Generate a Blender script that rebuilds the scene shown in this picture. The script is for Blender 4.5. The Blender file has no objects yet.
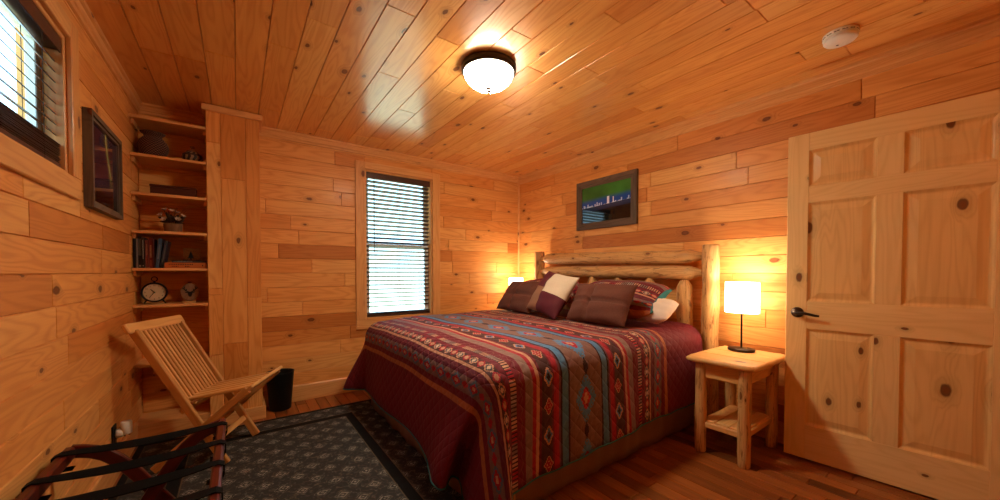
import bpy, math, random
from mathutils import Vector, Matrix
PI = math.pi
SC = bpy.context.scene
COL = SC.collection
W, H, D = 3.635, 2.44, 3.93          # room width (x -W..0), height, depth (y -D..0)

# ------------------------------------------------------------------ mesh builder
def rot(ax, ang): return Matrix.Rotation(ang, 3, ax)

def frame(zaxis, xhint=(1, 0, 0)):
    z = Vector(zaxis).normalized(); x = Vector(xhint)
    if abs(x.normalized().dot(z)) > .95: x = Vector((0, 1, 0))
    y = z.cross(x).normalized(); x = y.cross(z).normalized()
    return Matrix((x, y, z)).transposed()

class MB:
    def __init__(s): s.v = []; s.f = []; s.uv = []; s.b = []; s.mi = []; s.sm = []
    def face(s, pts, uvs=None, b=0., mi=0, sm=False):
        n = len(s.v); s.v += [tuple(p) for p in pts]; s.f.append(tuple(range(n, n + len(pts))))
        s.uv.append([tuple(u) for u in (uvs or [(0, 0)] * len(pts))]); s.b.append(b); s.mi.append(mi); s.sm.append(sm)
    def grid(s, P, UV=None, b=0., mi=0, sm=True, wrap_u=False, wrap_v=False):
        # P[i][j] points; UV same size (+1 when wrapping) ; shared vertices
        nu, nv = len(P), len(P[0]); n0 = len(s.v)
        for r in P: s.v += [tuple(p) for p in r]
        for i in range(nu if wrap_u else nu - 1):
            for j in range(nv if wrap_v else nv - 1):
                i2, j2 = (i + 1) % nu, (j + 1) % nv
                s.f.append((n0 + i * nv + j, n0 + i2 * nv + j, n0 + i2 * nv + j2, n0 + i * nv + j2))
                if UV: s.uv.append([UV[i][j], UV[i + 1][j], UV[i + 1][j + 1], UV[i][j + 1]])
                else: s.uv.append([(0, 0)] * 4)
                s.b.append(b); s.mi.append(mi); s.sm.append(sm)
    def box(s, c, size, R=None, g=None, bev=.003, b=None, mi=0):
        """chamfered box; g = grain axis 0/1/2 (default the longest)"""
        c = Vector(c); h = [x / 2 for x in size]; R = R or Matrix.Identity(3)
        if g is None: g = max(range(3), key=lambda i: size[i])
        if b is None: b = random.random()
        e = min(bev, min(h) * .45)
        oth = [i for i in range(3) if i != g]
        def uv(p, ax):
            vv = [i for i in range(3) if i != ax and i != g]
            if ax == g: return (p[oth[0]] * .2, p[oth[1]])
            return (p[g], p[vv[0]])
        def put(ps, ax):
            nn = (ps[1] - ps[0]).cross(ps[2] - ps[0]); m = sum(ps, Vector()) / len(ps)
            if nn.dot(m) < 0: ps = ps[::-1]
            s.face([c + R @ p for p in ps], [uv(p, ax) for p in ps], b, mi)
        for ax in range(3):
            a1, a2 = [i for i in range(3) if i != ax]
            for sg in (-1, 1):
                ps = []
                for q1, q2 in ((-1, -1), (1, -1), (1, 1), (-1, 1)):
                    p = [0, 0, 0]; p[ax] = sg * h[ax]; p[a1] = q1 * (h[a1] - e); p[a2] = q2 * (h[a2] - e); ps.append(Vector(p))
                put(ps, ax)
        if e > 0:
            for ax in range(3):      # edges parallel to ax
                a1, a2 = [i for i in range(3) if i != ax]
                for s1 in (-1, 1):
                    for s2 in (-1, 1):
                        ps = []
                        for k, q in ((0, -1), (0, 1), (1, 1), (1, -1)):
                            p = [0, 0, 0]; p[ax] = q * (h[ax] - e)
                            p[a1] = s1 * (h[a1] - (e if k else 0)); p[a2] = s2 * (h[a2] - (0 if k else e)); ps.append(Vector(p))
                        put(ps, a1)
            for sx in (-1, 1):
                for sy in (-1, 1):
                    for sz in (-1, 1):
                        put([Vector((sx * h[0], sy * (h[1] - e), sz * (h[2] - e))), Vector((sx * (h[0] - e), sy * h[1], sz * (h[2] - e))),
                             Vector((sx * (h[0] - e), sy * (h[1] - e), sz * h[2]))], 0)
    def bar(s, p, q, w, t, up=(0, 0, 1), bev=.003, b=None, mi=0):
        """rectangular bar from p to q, t thick along 'up', w across"""
        p, q = Vector(p), Vector(q); d = q - p
        z = d.normalized(); y = (Vector(up) - z * z.dot(Vector(up))).normalized(); x = y.cross(z)
        s.box((p + q) / 2, (w, t, d.length), Matrix((x, y, z)).transposed(), 2, bev, b, mi)
    def lathe(s, prof, o=(0, 0, 0), R=None, seg=32, b=0., mi=0, sx=1., sy=1., wob=None, sm=True, uvs=1.):
        o = Vector(o); R = R or Matrix.Identity(3); P = []; UV = []; l = 0
        for i, (r, z) in enumerate(prof):
            if i: l += math.hypot(r - prof[i - 1][0], z - prof[i - 1][1])
            row = []; ur = []
            for j in range(seg):
                a = 2 * PI * j / seg; rr = max(r, 1e-5)
                if wob: rr += wob(z, a) * min(1, r / .02)
                row.append(o + R @ Vector((rr * math.cos(a) * sx, rr * math.sin(a) * sy, z)))
            for j in range(seg + 1): ur.append((l * uvs, j / seg * .36 * uvs))
            P.append(row); UV.append(ur)
        s.grid(P, UV, b, mi, sm, False, True)
        return s
    def tube(s, path, rad, seg=8, b=0., mi=0, flat=1., cap=True):
        path = [Vector(p) for p in path]; n = len(path)
        if not hasattr(rad, '__len__'): rad = [rad] * n
        P = []; UV = []; l = 0; x = None
        for i, p in enumerate(path):
            t = (path[min(i + 1, n - 1)] - path[max(i - 1, 0)]).normalized()
            if x is None: x = frame(t).col[0].copy()
            x = (x - t * t.dot(x)).normalized(); y = t.cross(x)
            if i: l += (p - path[i - 1]).length
            P.append([p + (x * math.cos(2 * PI * j / seg) + y * math.sin(2 * PI * j / seg) * flat) * rad[i] for j in range(seg)])
            UV.append([(l, j / seg * .1) for j in range(seg + 1)])
        if cap:
            P = [[path[0]] * seg] + P + [[path[-1]] * seg]; UV = [UV[0]] + UV + [UV[-1]]
        s.grid(P, UV, b, mi, True, False, True)
    def prism(s, out, t, o=(0, 0, 0), R=None, b=None, mi=0, uvswap=False, bev=0.):
        """outline in local xy, extruded t along local z; bevel front+back"""
        o = Vector(o); R = R or Matrix.Identity(3); b = random.random() if b is None else b
        n = len(out); cx = sum(p[0] for p in out) / n; cy = sum(p[1] for p in out) / n
        def sh(p, k):
            d = Vector((p[0] - cx, p[1] - cy)); L = max(d.length, 1e-6); q = d * (1 - k / L); return (cx + q.x, cy + q.y)
        uvf = (lambda p: (p[1], p[0])) if uvswap else (lambda p: (p[0], p[1]))
        lay = [(bev, 0), (0, bev), (0, t - bev), (bev, t)] if bev else [(0, 0), (0, t)]
        rings = [[(*sh(p, k), z) for p in out] for k, z in lay]
        area = sum(out[i][0] * out[(i + 1) % n][1] - out[(i + 1) % n][0] * out[i][1] for i in range(n))
        fl = area < 0
        def put(ps, uvs):
            if fl: ps = ps[::-1]; uvs = uvs[::-1]
            s.face([o + R @ Vector(p) for p in ps], uvs, b, mi)
        put(rings[0][::-1], [uvf(p) for p in rings[0][::-1]]); put(rings[-1], [uvf(p) for p in rings[-1]])
        for a, c in zip(rings, rings[1:]):
            for i in range(n):
                j = (i + 1) % n
                put([a[i], a[j], c[j], c[i]], [uvf(a[i]), uvf(a[j]), (uvf(c[j])[0], uvf(c[j])[1] + c[j][2]), (uvf(c[i])[0], uvf(c[i])[1] + c[i][2])])
    def plank(s, O, ud, vd, u0, u1, v0, v1, c=.0036, dep=.007, grain_u=True, tone=None):
        """one tongue and groove board face with eased edges, normal = ud x vd"""
        O, ud, vd = Vector(O), Vector(ud), Vector(vd); n = ud.cross(vd); b = random.random() if tone is None else (math.floor(random.random() * 7) + tone) / 7.13
        e = min(c, (u1 - u0) * .3)
        def P(u, v, z): return O + ud * u + vd * v + n * z
        def UVc(u, v): return (u, v) if grain_u else (v, u)
        A = [(u0 + e, v0 + c), (u1 - e, v0 + c), (u1 - e, v1 - c), (u0 + e, v1 - c)]
        B = [(u0, v0), (u1, v0), (u1, v1), (u0, v1)]
        s.face([P(*p, 0) for p in A], [UVc(*p) for p in A], b)
        for i in range(4):
            j = (i + 1) % 4
            s.face([P(*B[i], -dep), P(*B[j], -dep), P(*A[j], 0), P(*A[i], 0)], [UVc(*q) for q in (B[i], B[j], A[j], A[i])], b)
    def mesh(s, name, mats, off=(0, 0, 0)):
        me = bpy.data.meshes.new(name); o = Vector(off)
        me.from_pydata([tuple(Vector(p) - o) for p in s.v], [], s.f)
        ul = me.uv_layers.new(name='UVMap'); k = 0; flat = []
        for u in s.uv:
            for q in u: flat += [q[0], q[1]]
        ul.data.foreach_set('uv', flat)
        at = me.attributes.new('brd', 'FLOAT', 'FACE'); at.data.foreach_set('value', s.b)
        for m in mats: me.materials.append(m)
        me.polygons.foreach_set('material_index', s.mi); me.polygons.foreach_set('use_smooth', s.sm)
        me.update(); return me

OFF = {}
def tag(o, label=None, cat=None, group=None, kind=None):
    if label: o['label'] = label
    if cat: o['category'] = cat
    if group: o['group'] = group
    if kind: o['kind'] = kind
    return o
def thing(name, loc, label, cat, group=None):
    o = bpy.data.objects.new(name, None); COL.objects.link(o); o.location = loc; o.empty_display_size = .05
    OFF[o.name] = Vector(loc); return tag(o, label, cat, group)
def obj(name, mb, mats, parent=None, loc=(0, 0, 0), label=None, cat=None, group=None, kind=None):
    if not isinstance(mats, (list, tuple)): mats = [mats]
    off = OFF[parent.name] if parent else Vector(loc)
    o = bpy.data.objects.new(name, mb.mesh(name, mats, off)); COL.objects.link(o)
    if parent: o.parent = parent
    else: o.location = loc
    OFF[o.name] = off
    return tag(o, label, cat, group, kind)
def dup(root, loc, rz=0., label=None):
    r = root.copy(); COL.objects.link(r); r.location = loc; r.rotation_euler = (0, 0, rz)
    if label: r['label'] = label
    for ch in list(root.children):
        c = ch.copy(); COL.objects.link(c); c.parent = r
        for g in list(ch.children):
            d = g.copy(); COL.objects.link(d); d.parent = c
    return r

# ------------------------------------------------------------------ node helpers
class NT:
    def __init__(s, name):
        s.m = bpy.data.materials.new(name); s.m.use_nodes = True
        s.t = s.m.node_tree; s.t.nodes.clear(); s.L = s.t.links
        s.out = s.n('ShaderNodeOutputMaterial')
    def n(s, typ, **k):
        nd = s.t.nodes.new(typ)
        for a, v in k.items(): setattr(nd, a, v)
        return nd
    def set(s, sock, val):
        if isinstance(val, bpy.types.NodeSocket): s.L.new(val, sock)
        elif val is not None: sock.default_value = val
    def math(s, op, a, b=None, c=None, clamp=False):
        nd = s.n('ShaderNodeMath', operation=op, use_clamp=clamp)
        for i, v in enumerate((a, b, c)):
            if v is not None: s.set(nd.inputs[i], v)
        return nd.outputs[0]
    def mix(s, f, a, b, typ='MIX'):
        nd = s.n('ShaderNodeMix', data_type='RGBA', blend_type=typ)
        s.set(nd.inputs[0], f); s.set(nd.inputs[6], col(a)); s.set(nd.inputs[7], col(b)); return nd.outputs[2]
    def comb(s, x, y, z=0.):
        nd = s.n('ShaderNodeCombineXYZ'); s.set(nd.inputs[0], x); s.set(nd.inputs[1], y); s.set(nd.inputs[2], z); return nd.outputs[0]
    def uv(s):
        nd = s.n('ShaderNodeUVMap'); nd.uv_map = 'UVMap'; sp = s.n('ShaderNodeSeparateXYZ'); s.L.new(nd.outputs[0], sp.inputs[0])
        return sp.outputs[0], sp.outputs[1]
    def attr(s, nm='brd'):
        nd = s.n('ShaderNodeAttribute'); nd.attribute_name = nm; return nd.outputs['Fac']
    def noise(s, vec, scale=1., detail=2., rough=.5, dist=0.):
        nd = s.n('ShaderNodeTexNoise'); s.set(nd.inputs['Vector'], vec); s.set(nd.inputs['Scale'], scale)
        s.set(nd.inputs['Detail'], detail); s.set(nd.inputs['Roughness'], rough); s.set(nd.inputs['Distortion'], dist); return nd.outputs[0]
    def ramp(s, f, stops, interp='LINEAR'):
        nd = s.n('ShaderNodeValToRGB'); cr = nd.color_ramp; cr.interpolation = interp
        while len(cr.elements) > 1: cr.elements.remove(cr.elements[-1])
        cr.elements[0].position = stops[0][0]; cr.elements[0].color = col(stops[0][1])
        for p, c in stops[1:]:
            e = cr.elements.new(p); e.color = col(c)
        s.set(nd.inputs[0], f); return nd.outputs[0]
    def sstep(s, x, a, b):
        nd = s.n('ShaderNodeMapRange', interpolation_type='SMOOTHSTEP'); s.set(nd.inputs[0], x); s.set(nd.inputs[1], a); s.set(nd.inputs[2], b); return nd.outputs[0]
    def bump(s, h, st=.3, dist=.01):
        nd = s.n('ShaderNodeBump'); nd.inputs['Strength'].default_value = st; nd.inputs['Distance'].default_value = dist
        s.set(nd.inputs['Height'], h); return nd.outputs[0]
    def bsdf(s, color, rough=.5, normal=None, metal=0., coat=0., spec=.25, coat_rough=.1, sheen=0., emit=None, es=0., alpha=None, trans=0.):
        b = s.n('ShaderNodeBsdfPrincipled'); s.set(b.inputs['Base Color'], col(color)); s.set(b.inputs['Roughness'], rough)
        s.set(b.inputs['Metallic'], metal); b.inputs['Coat Weight'].default_value = coat; b.inputs['Coat Roughness'].default_value = coat_rough
        b.inputs['Specular IOR Level'].default_value = spec; b.inputs['Sheen Weight'].default_value = 0.
        if normal: s.L.new(normal, b.inputs['Normal'])
        if emit is not None: s.set(b.inputs['Emission Color'], col(emit)); b.inputs['Emission Strength'].default_value = es
        if trans: b.inputs['Transmission Weight'].default_value = trans
        s.L.new(b.outputs[0], s.out.inputs[0]); return b
def col(c):
    if isinstance(c, (tuple, list)) and len(c) == 3: return (*c, 1.)
    return c
def sr(r, g, b):
    f = lambda c: (c / 255 / 12.92) if c / 255 <= .04045 else ((c / 255 + .055) / 1.055) ** 2.4
    return (f(r), f(g), f(b))

def wood(name, light, dark, tones, rough=.46, coat=.04, knots=.30, ksize=1., line=.35, fine=.22, spec=.2, coat_rough=.18, flecks=0.):
    """knotty pine; UV in metres, U along the grain, 'brd' a random number per board"""
    t = NT(name); u, v = t.uv(); b = t.attr()
    u2 = t.math('ADD', u, t.math('MULTIPLY', b, 37.3)); v2 = t.math('ADD', v, t.math('MULTIPLY', b, 91.7))
    vo = t.n('ShaderNodeTexVoronoi', voronoi_dimensions='2D', feature='F1')
    t.set(vo.inputs['Vector'], t.comb(t.math('MULTIPLY', u2, 3.4), t.math('MULTIPLY', v2, 6.2))); vo.inputs['Scale'].default_value = 1.
    dist = vo.outputs['Distance']; sp = t.n('ShaderNodeSeparateColor'); t.L.new(vo.outputs['Color'], sp.inputs[0])
    pres = t.math('LESS_THAN', sp.outputs[0], knots)
    rad = t.math('MULTIPLY_ADD', sp.outputs[1], .085 * ksize, .035 * ksize)
    wob = t.math('MULTIPLY_ADD', t.noise(t.comb(t.math('MULTIPLY', u2, 30), t.math('MULTIPLY', v2, 55)), 1., 1.), .05, -.025)
    dd = t.math('DIVIDE', t.math('ADD', dist, wob), rad)
    k = t.math('MULTIPLY', t.sstep(dd, 1.15, .75), pres)
    core = t.math('MULTIPLY', t.sstep(dd, .75, .35), pres)
    halo = t.math('MULTIPLY', t.sstep(dd, 3.2, .8), pres)
    n1 = t.noise(t.comb(t.math('MULTIPLY', u2, .75), t.math('MULTIPLY', v2, 6.5)), 1., 2., .5, .3)
    n1 = t.math('ADD', n1, t.math('MULTIPLY', halo, .12))
    rings = t.math('MULTIPLY_ADD', t.math('SINE', t.math('MULTIPLY', n1, 95.)), .5, .5)
    rings = t.math('POWER', rings, 2.2)
    fn = t.noise(t.comb(t.math('MULTIPLY', u2, 5.), t.math('MULTIPLY', v2, 190.)), 1., 3., .6)
    broad = t.noise(t.comb(t.math('MULTIPLY', u2, 1.1), t.math('MULTIPLY', v2, 11.)), 1., 2., .5)
    f = t.math('ADD', t.math('MULTIPLY', rings, line), t.math('MULTIPLY', t.math('SUBTRACT', fn, .35), fine * 2))
    f = t.math('ADD', f, t.math('MULTIPLY', t.math('SUBTRACT', broad, .45), .7), clamp=True)
    c = t.mix(f, light, dark)
    tone = t.ramp(t.math('FRACT', t.math('MULTIPLY', b, 7.13)), tones)
    c = t.mix(1., c, tone, 'MULTIPLY')
    c = t.mix(t.math('MULTIPLY', halo, .35), c, tuple(x * .55 for x in dark))
    c = t.mix(t.math('MULTIPLY', k, .85), c, (.095, .020, .005))
    c = t.mix(t.math('MULTIPLY', core, .55), c, (.24, .066, .016))
    if flecks:
        fk = t.noise(t.comb(t.math('MULTIPLY', u2, 7.), t.math('MULTIPLY', v2, 34.)), 1., 4., .62, .4)
        c = t.mix(t.math('MULTIPLY', t.sstep(fk, .54, .66), flecks), c, (.20, .072, .022))
        fk2 = t.noise(t.comb(t.math('MULTIPLY', u2, 14.), t.math('MULTIPLY', v2, 90.)), 1., 3., .6)
        c = t.mix(t.math('MULTIPLY', t.sstep(fk2, .64, .70), flecks), c, (.075, .025, .010))
    nrm = t.bump(t.math('SUBTRACT', t.math('MULTIPLY', fn, .5), t.math('MULTIPLY', k, .6)), .12, .002)
    t.bsdf(c, rough, nrm, coat=coat, spec=spec, coat_rough=coat_rough)
    return t.m

def plain(name, c, rough=.5, metal=0., coat=0., nscale=0., namt=.25, bump=0., spec=.22, sheen=0.):
    t = NT(name); nrm = None; cc = c
    if nscale:
        tc = t.n('ShaderNodeTexCoord'); nz = t.noise(tc.outputs['Object'], nscale, 4., .6)
        cc = t.mix(nz, tuple(x * (1 - namt) for x in c), tuple(min(1, x * (1 + namt)) for x in c))
        if bump: nrm = t.bump(nz, bump, .004)
    t.bsdf(cc, rough, nrm, metal, coat, spec, sheen=sheen); return t.m

TONES = [(0, (1., 1., .98)), (.22, (.93, .82, .70)), (.45, (1., .92, .82)), (.65, (.80, .60, .43)), (.8, (1., 1.04, 1.05)), (.92, (.90, .74, .60)), (1., (.60, .40, .27))]
PINE = wood('knotty_pine', (.83, .42, .130), (.56, .19, .037), TONES, knots=.2)
PINE_CEIL = wood('ceiling_pine', (.86, .47, .145), (.62, .235, .045), TONES, knots=.22, rough=.36, coat=.95, coat_rough=.2)
PINE_TRIM = wood('pine_trim', (.78, .41, .145), (.57, .225, .06), [(0, (1, 1, 1)), (1, (.9, .84, .78))], knots=.12, coat=.08, rough=.48)
PINE_DOOR = wood('clear_pine_door', (.86, .59, .26), (.70, .43, .16), [(0, (1, 1, 1)), (1, (.95, .92, .88))], rough=.5, coat=.05, knots=.12, line=.3)
PINE_PANEL = wood('pine_door_panel', (.84, .55, .22), (.63, .34, .11), [(0, (1, 1, 1)), (1, (.95, .92, .88))], rough=.5, coat=.05, knots=.48, ksize=1.15, line=.3)
PINE_STAND = wood('nightstand_pine', (.80, .47, .17), (.58, .27, .07), TONES[:3], knots=.3, coat=.2)
CHAIR_W = wood('chair_wood', (.76, .43, .155), (.52, .24, .065), [(0, (1, 1, 1)), (.5, (.72, .62, .52)), (1, (1, .95, .88))], knots=0., rough=.42)
FLOOR_W = wood('dark_floor', (.36, .118, .028), (.13, .036, .010), [(0, (1, 1, 1)), (.35, (.6, .52, .45)), (.65, (1.1, 1.0, .9)), (1., (.42, .36, .32))], rough=.36, coat=.12, knots=.08, line=.2, fine=.4)
LOG = wood('peeled_log', (.72, .42, .16), (.36, .14, .04), [(0, (1, 1, 1)), (1, (.9, .82, .74))], knots=.4, ksize=.8, rough=.45, coat=.1, flecks=.75)
MAHOG = wood('mahogany', (.115, .016, .010), (.05, .007, .005), [(0, (1, 1, 1)), (1, (.8, .8, .8))], knots=0., rough=.32, coat=.25)
DARKBOX = wood('dark_box_wood', (.09, .022, .010), (.05, .012, .007), [(0, (1, 1, 1)), (1, (1, 1, 1))], knots=0., rough=.5)
GREYWOOD = wood('barn_wood', (.17, .11, .072), (.075, .048, .032), [(0, (1, 1, 1)), (1, (.8, .78, .75))], knots=.2, rough=.7, coat=0., line=.4, fine=.5)
BRONZE = plain('bronze', (.045, .028, .02), .35, .8, nscale=40)
BLACK = plain('black_plastic', (.005, .005, .005), .5, nscale=60, spec=.25)
BLIND = plain('brown_blind', (.075, .036, .024), .38, coat=.2, nscale=30)
WHITE = plain('white_plastic', (.78, .76, .70), .4, nscale=50, namt=.04)
VINYL = plain('white_vinyl', (.72, .74, .74), .4, nscale=20, namt=.04)
CORD = plain('cord', (.10, .07, .05), .8, nscale=90)
STRAP = plain('black_strap', (.005, .0045, .0045), .9, spec=.15, nscale=250, namt=.5, bump=.4)
TEAL = plain('teal_piping', (.035, .17, .18), .8, nscale=200)
SLOT = plain('slot_dark', (.06, .05, .045), .7, nscale=30)
# ------------------------------------------------------------------ setting
random.seed(7)
def boards(mb, O, ud, vd, L, Ht, row, holes=(), lens=(.55, 1.9), grain_u=True, v_start=0., rows=None):
    """rows of boards along ud stacked along vd, leaving the holes (u0,u1,v0,v1) open"""
    v = v_start; r = 0
    while v < Ht - 1e-4:
        v1 = min(v + row, Ht); u = -random.random() * .9
        segs = []
        while u < L:
            ln = random.uniform(*lens); a, c = max(0, u), min(L, u + ln)
            if c - a > .05: segs.append((a, c))
            elif segs: segs[-1] = (segs[-1][0], c)
            u += ln
        if segs: segs[0] = (0, segs[0][1])
        if rows and r in rows: segs = rows[r]
        for s_ in segs:
            a, c = s_[:2]; parts = [(a, c, v, v1)]
            for (h0, h1, g0, g1) in holes:
                nx = []
                for (p, q, y0, y1) in parts:
                    if q <= h0 or p >= h1 or y1 <= g0 or y0 >= g1: nx.append((p, q, y0, y1)); continue
                    if p < h0: nx.append((p, h0, y0, y1))
                    if q > h1: nx.append((h1, q, y0, y1))
                    m0, m1 = max(p, h0), min(q, h1)
                    if y0 < g0: nx.append((m0, m1, y0, g0))
                    if y1 > g1: nx.append((m0, m1, g1, y1))
                parts = nx
            for (p, q, y0, y1) in parts:
                if q - p > .012 and y1 - y0 > .008: mb.plank(O, ud, vd, p, q, y0, y1, grain_u=grain_u, tone=s_[2] if len(s_) > 2 else None)
        v = v1; r += 1
def backing(mb, O, ud, vd, L, Ht, thick, holes=()):
    O, ud, vd = Vector(O), Vector(ud), Vector(vd); n = ud.cross(vd); R = Matrix((ud, vd, n)).transposed()
    def bx(u0, u1, v0, v1):
        if u1 - u0 > .001 and v1 - v0 > .001:
            mb.box(O + ud * (u0 + u1) / 2 + vd * (v0 + v1) / 2 - n * (.007 + thick / 2), (u1 - u0, v1 - v0, thick), R, 0, 0, .5)
    E = .125
    if not holes: bx(-E, L + E, -.02, Ht + .02); return
    (h0, h1, g0, g1) = holes[0]
    bx(-E, h0, -.02, Ht + .02); bx(h1, L + E, -.02, Ht + .02); bx(h0, h1, -.02, g0); bx(h0, h1, g1, Ht + .02)
X, Y, Z = (1, 0, 0), (0, 1, 0), (0, 0, 1); NX, NY, NZ = (-1, 0, 0), (0, -1, 0), (0, 0, -1)
ROW = .1305
# window openings
WB = (-1.998, -1.258, .70, 2.222)       # back window: x0,x1,z0,z1
WL = (-2.47, -1.40, 1.60, 2.195)        # left window: y0,y1,z0,z1
def wall(name, O, ud, L, holes=(), rows=None):
    mb = MB(); boards(mb, O, ud, Z, L, H, ROW, holes, rows=rows); backing(mb, O, ud, Z, L, H, .12, holes)
    return obj(name, mb, PINE, kind='structure')
wall('wall_back', (-W, 0, 0), X, W, [(WB[0] + W, WB[1] + W, WB[2], WB[3])])
wall('wall_right', (0, 0, 0), NY, D, (), {16: [(0, .62, .1), (.62, 1.66, .3), (1.66, 3.33, .97), (3.33, D, .85)], 15: [(0, .8, .45), (.8, 1.35, .7), (1.35, 1.9, .1), (1.9, 2.6, .8), (2.6, D, .2)]})
wall('wall_left', (-W, -D, 0), Y, D, [(WL[0] + D, WL[1] + D, WL[2], WL[3])])
wall('wall_near', (0, -D, 0), NX, W)
mb = MB(); O = Vector((-W, 0, H))
# ceiling boards run along y ; normal must be -z : ud = y- , vd = x+ -> (-y) x (x) = +z ; so ud=+y
boards(mb, (-W, -D, H), Y, X, D, W, .1447, v_start=-.13, lens=(.5, 2.2))
backing(mb, (-W, -D, H), Y, X, D, W, .1)
obj('ceiling', mb, PINE_CEIL, kind='structure')
mb = MB(); boards(mb, (-W, 0, 0), NY, X, D, W, .083, lens=(.3, 1.1)); backing(mb, (-W, 0, 0), NY, X, D, W, .1)
obj('floor', mb, FLOOR_W, kind='structure')
# crown trims, baseboards, corner trim
def trimbar(name, p, q, prof):
    """prof: outline in (out, z) extruded from p to q along the wall; out = local x"""
    p, q = Vector(p), Vector(q); d = (q - p).normalized(); out = Vector((-d.y, d.x, 0)); up = Vector(Z)
    mb = MB(); L = (q - p).length; b = random.random(); n = len(prof)
    for i in range(n):
        a, c = prof[i], prof[(i + 1) % n]
        pa, pc = p + out * a[0] + up * a[1], p + out * c[0] + up * c[1]
        pts = [pa, pa + d * L, pc + d * L, pc]
        mb.face(pts[::-1], [(0, i * .05 + math.hypot(c[0] - a[0], c[1] - a[1])), (L, i * .05 + math.hypot(c[0] - a[0], c[1] - a[1])), (L, i * .05), (0, i * .05)], b)
    mb.face([p + out * a[0] + up * a[1] for a in prof], [(a[0], a[1]) for a in prof], b)
    mb.face([q + out * a[0] + up * a[1] for a in prof][::-1], [(a[0], a[1]) for a in prof][::-1], b)
    return obj(name, mb, PINE_TRIM, kind='structure')
crown = [(0, -.078), (.011, -.075), (.013, -.058), (.019, -.052), (.020, -.02), (.031, -.014), (.033, 0), (0, 0)]
crown2 = [(0, -.098), (.011, -.095), (.013, -.072), (.019, -.066), (.020, -.024), (.031, -.017), (.033, 0), (0, 0)]
trimbar('trim_1', (0, 0, H), (-W, 0, H), crown)
trimbar('trim_2', (0, -D, H), (0, 0, H), crown2)
trimbar('trim_3', (-W, 0, H), (-W, -D, H), crown)
base = [(0, 0), (.018, 0), (.018, .135), (.012, .145), (0, .145)]
trimbar('baseboard_back', (0, 0, 0), (-2.89, 0, 0), base)
trimbar('baseboard_right', (0, -D, 0), (0, 0, 0), base)
trimbar('baseboard_left', (-W, -.28, 0), (-W, -D, 0), base)
mb = MB(); mb.prism([(0, 0), (-.016, 0), (-.016, -.006), (-.006, -.016), (0, -.016)], H - .09, (0, 0, .0), uvswap=False); 
mb.uv = [[(q[1], q[0]) for q in f] for f in mb.uv]
obj('trim_4', mb, PINE_TRIM, kind='structure')

# ---- windows
GL = NT('window_glass'); fr = GL.n('ShaderNodeFresnel'); fr.inputs[0].default_value = 1.45
tr_ = GL.n('ShaderNodeBsdfTransparent'); gl_ = GL.n('ShaderNodeBsdfGlossy'); gl_.inputs['Roughness'].default_value = .02
tr_.inputs[0].default_value = (.93, .97, .97, 1)
mx = GL.n('ShaderNodeMixShader'); ge_ = GL.n('ShaderNodeNewGeometry'); GL.L.new(GL.math('MULTIPLY', fr.outputs[0], GL.math('SUBTRACT', 1., ge_.outputs['Backfacing'])), mx.inputs[0]); GL.L.new(tr_.outputs[0], mx.inputs[1]); GL.L.new(gl_.outputs[0], mx.inputs[2])
GL.L.new(mx.outputs[0], GL.out.inputs[0]); GLASS = GL.m

def window(name, P, Wd, Hd, ud, n, tw_side, tw_top, tw_bot, split):
    """P lower-left corner of the opening on the wall face, ud along the wall, n into the room"""
    P, ud, n = Vector(P), Vector(ud), Vector(n); up = Vector(Z); R = Matrix((ud, up, n)).transposed()
    mb = MB(); T = .019
    def b(u0, u1, v0, v1, z0, z1, m=mb, g=None, bev=.003): m.box(P + ud * (u0 + u1) / 2 + up * (v0 + v1) / 2 + n * (z0 + z1) / 2, (u1 - u0, v1 - v0, z1 - z0), R, g, bev)
    b(-tw_side, 0, -.0, Hd + tw_top, 0, T); b(Wd, Wd + tw_side, -.0, Hd + tw_top, 0, T)
    b(0, Wd, Hd, Hd + tw_top, 0, T - .001); b(-tw_side, Wd + tw_side, -tw_bot, 0, 0, T - .001)
    # jamb liner
    b(0, .018, 0, Hd, -.13, .0); b(Wd - .018, Wd, 0, Hd, -.13, 0); b(.018, Wd - .018, Hd - .018, Hd, -.13, 0); b(.018, Wd - .018, 0, .018, -.13, 0)
    w = obj(name, mb, PINE_TRIM, kind='structure')
    s = MB(); f = .045
    def sash(v0, v1, u0, u1, z):
        b(u0, u0 + f, v0, v1, z, z + .03, s); b(u1 - f, u1, v0, v1, z, z + .03, s)
        b(u0 + f, u1 - f, v0, v0 + f, z, z + .03, s); b(u0 + f, u1 - f, v1 - f, v1, z, z + .03, s)
        g = MB(); b(u0 + f, u1 - f, v0 + f, v1 - f, z + .012, z + .016, g, bev=0)
        return g
    gs = []
    if split == 'h':
        gs.append(sash(.018, Hd / 2 + .02, .018, Wd - .018, -.095)); gs.append(sash(Hd / 2 - .02, Hd - .018, .018, Wd - .018, -.126))
    else:
        gs.append(sash(.018, Hd - .018, .018, Wd / 2 + .02, -.126)); gs.append(sash(.018, Hd - .018, Wd / 2 - .02, Wd - .018, -.095))
    so = obj('sash', s, VINYL, w)
    for g in gs: obj('pane', g, GLASS, w)
    return w
window('window_1', (WB[0], 0, WB[2]), WB[1] - WB[0], WB[3] - WB[2], X, NY, .092, .072, .095, 'h')
window('window_2', (-W, WL[0], WL[2]), WL[1] - WL[0], WL[3] - WL[2], Y, X, .092, .08, .09, 'v')

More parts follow.
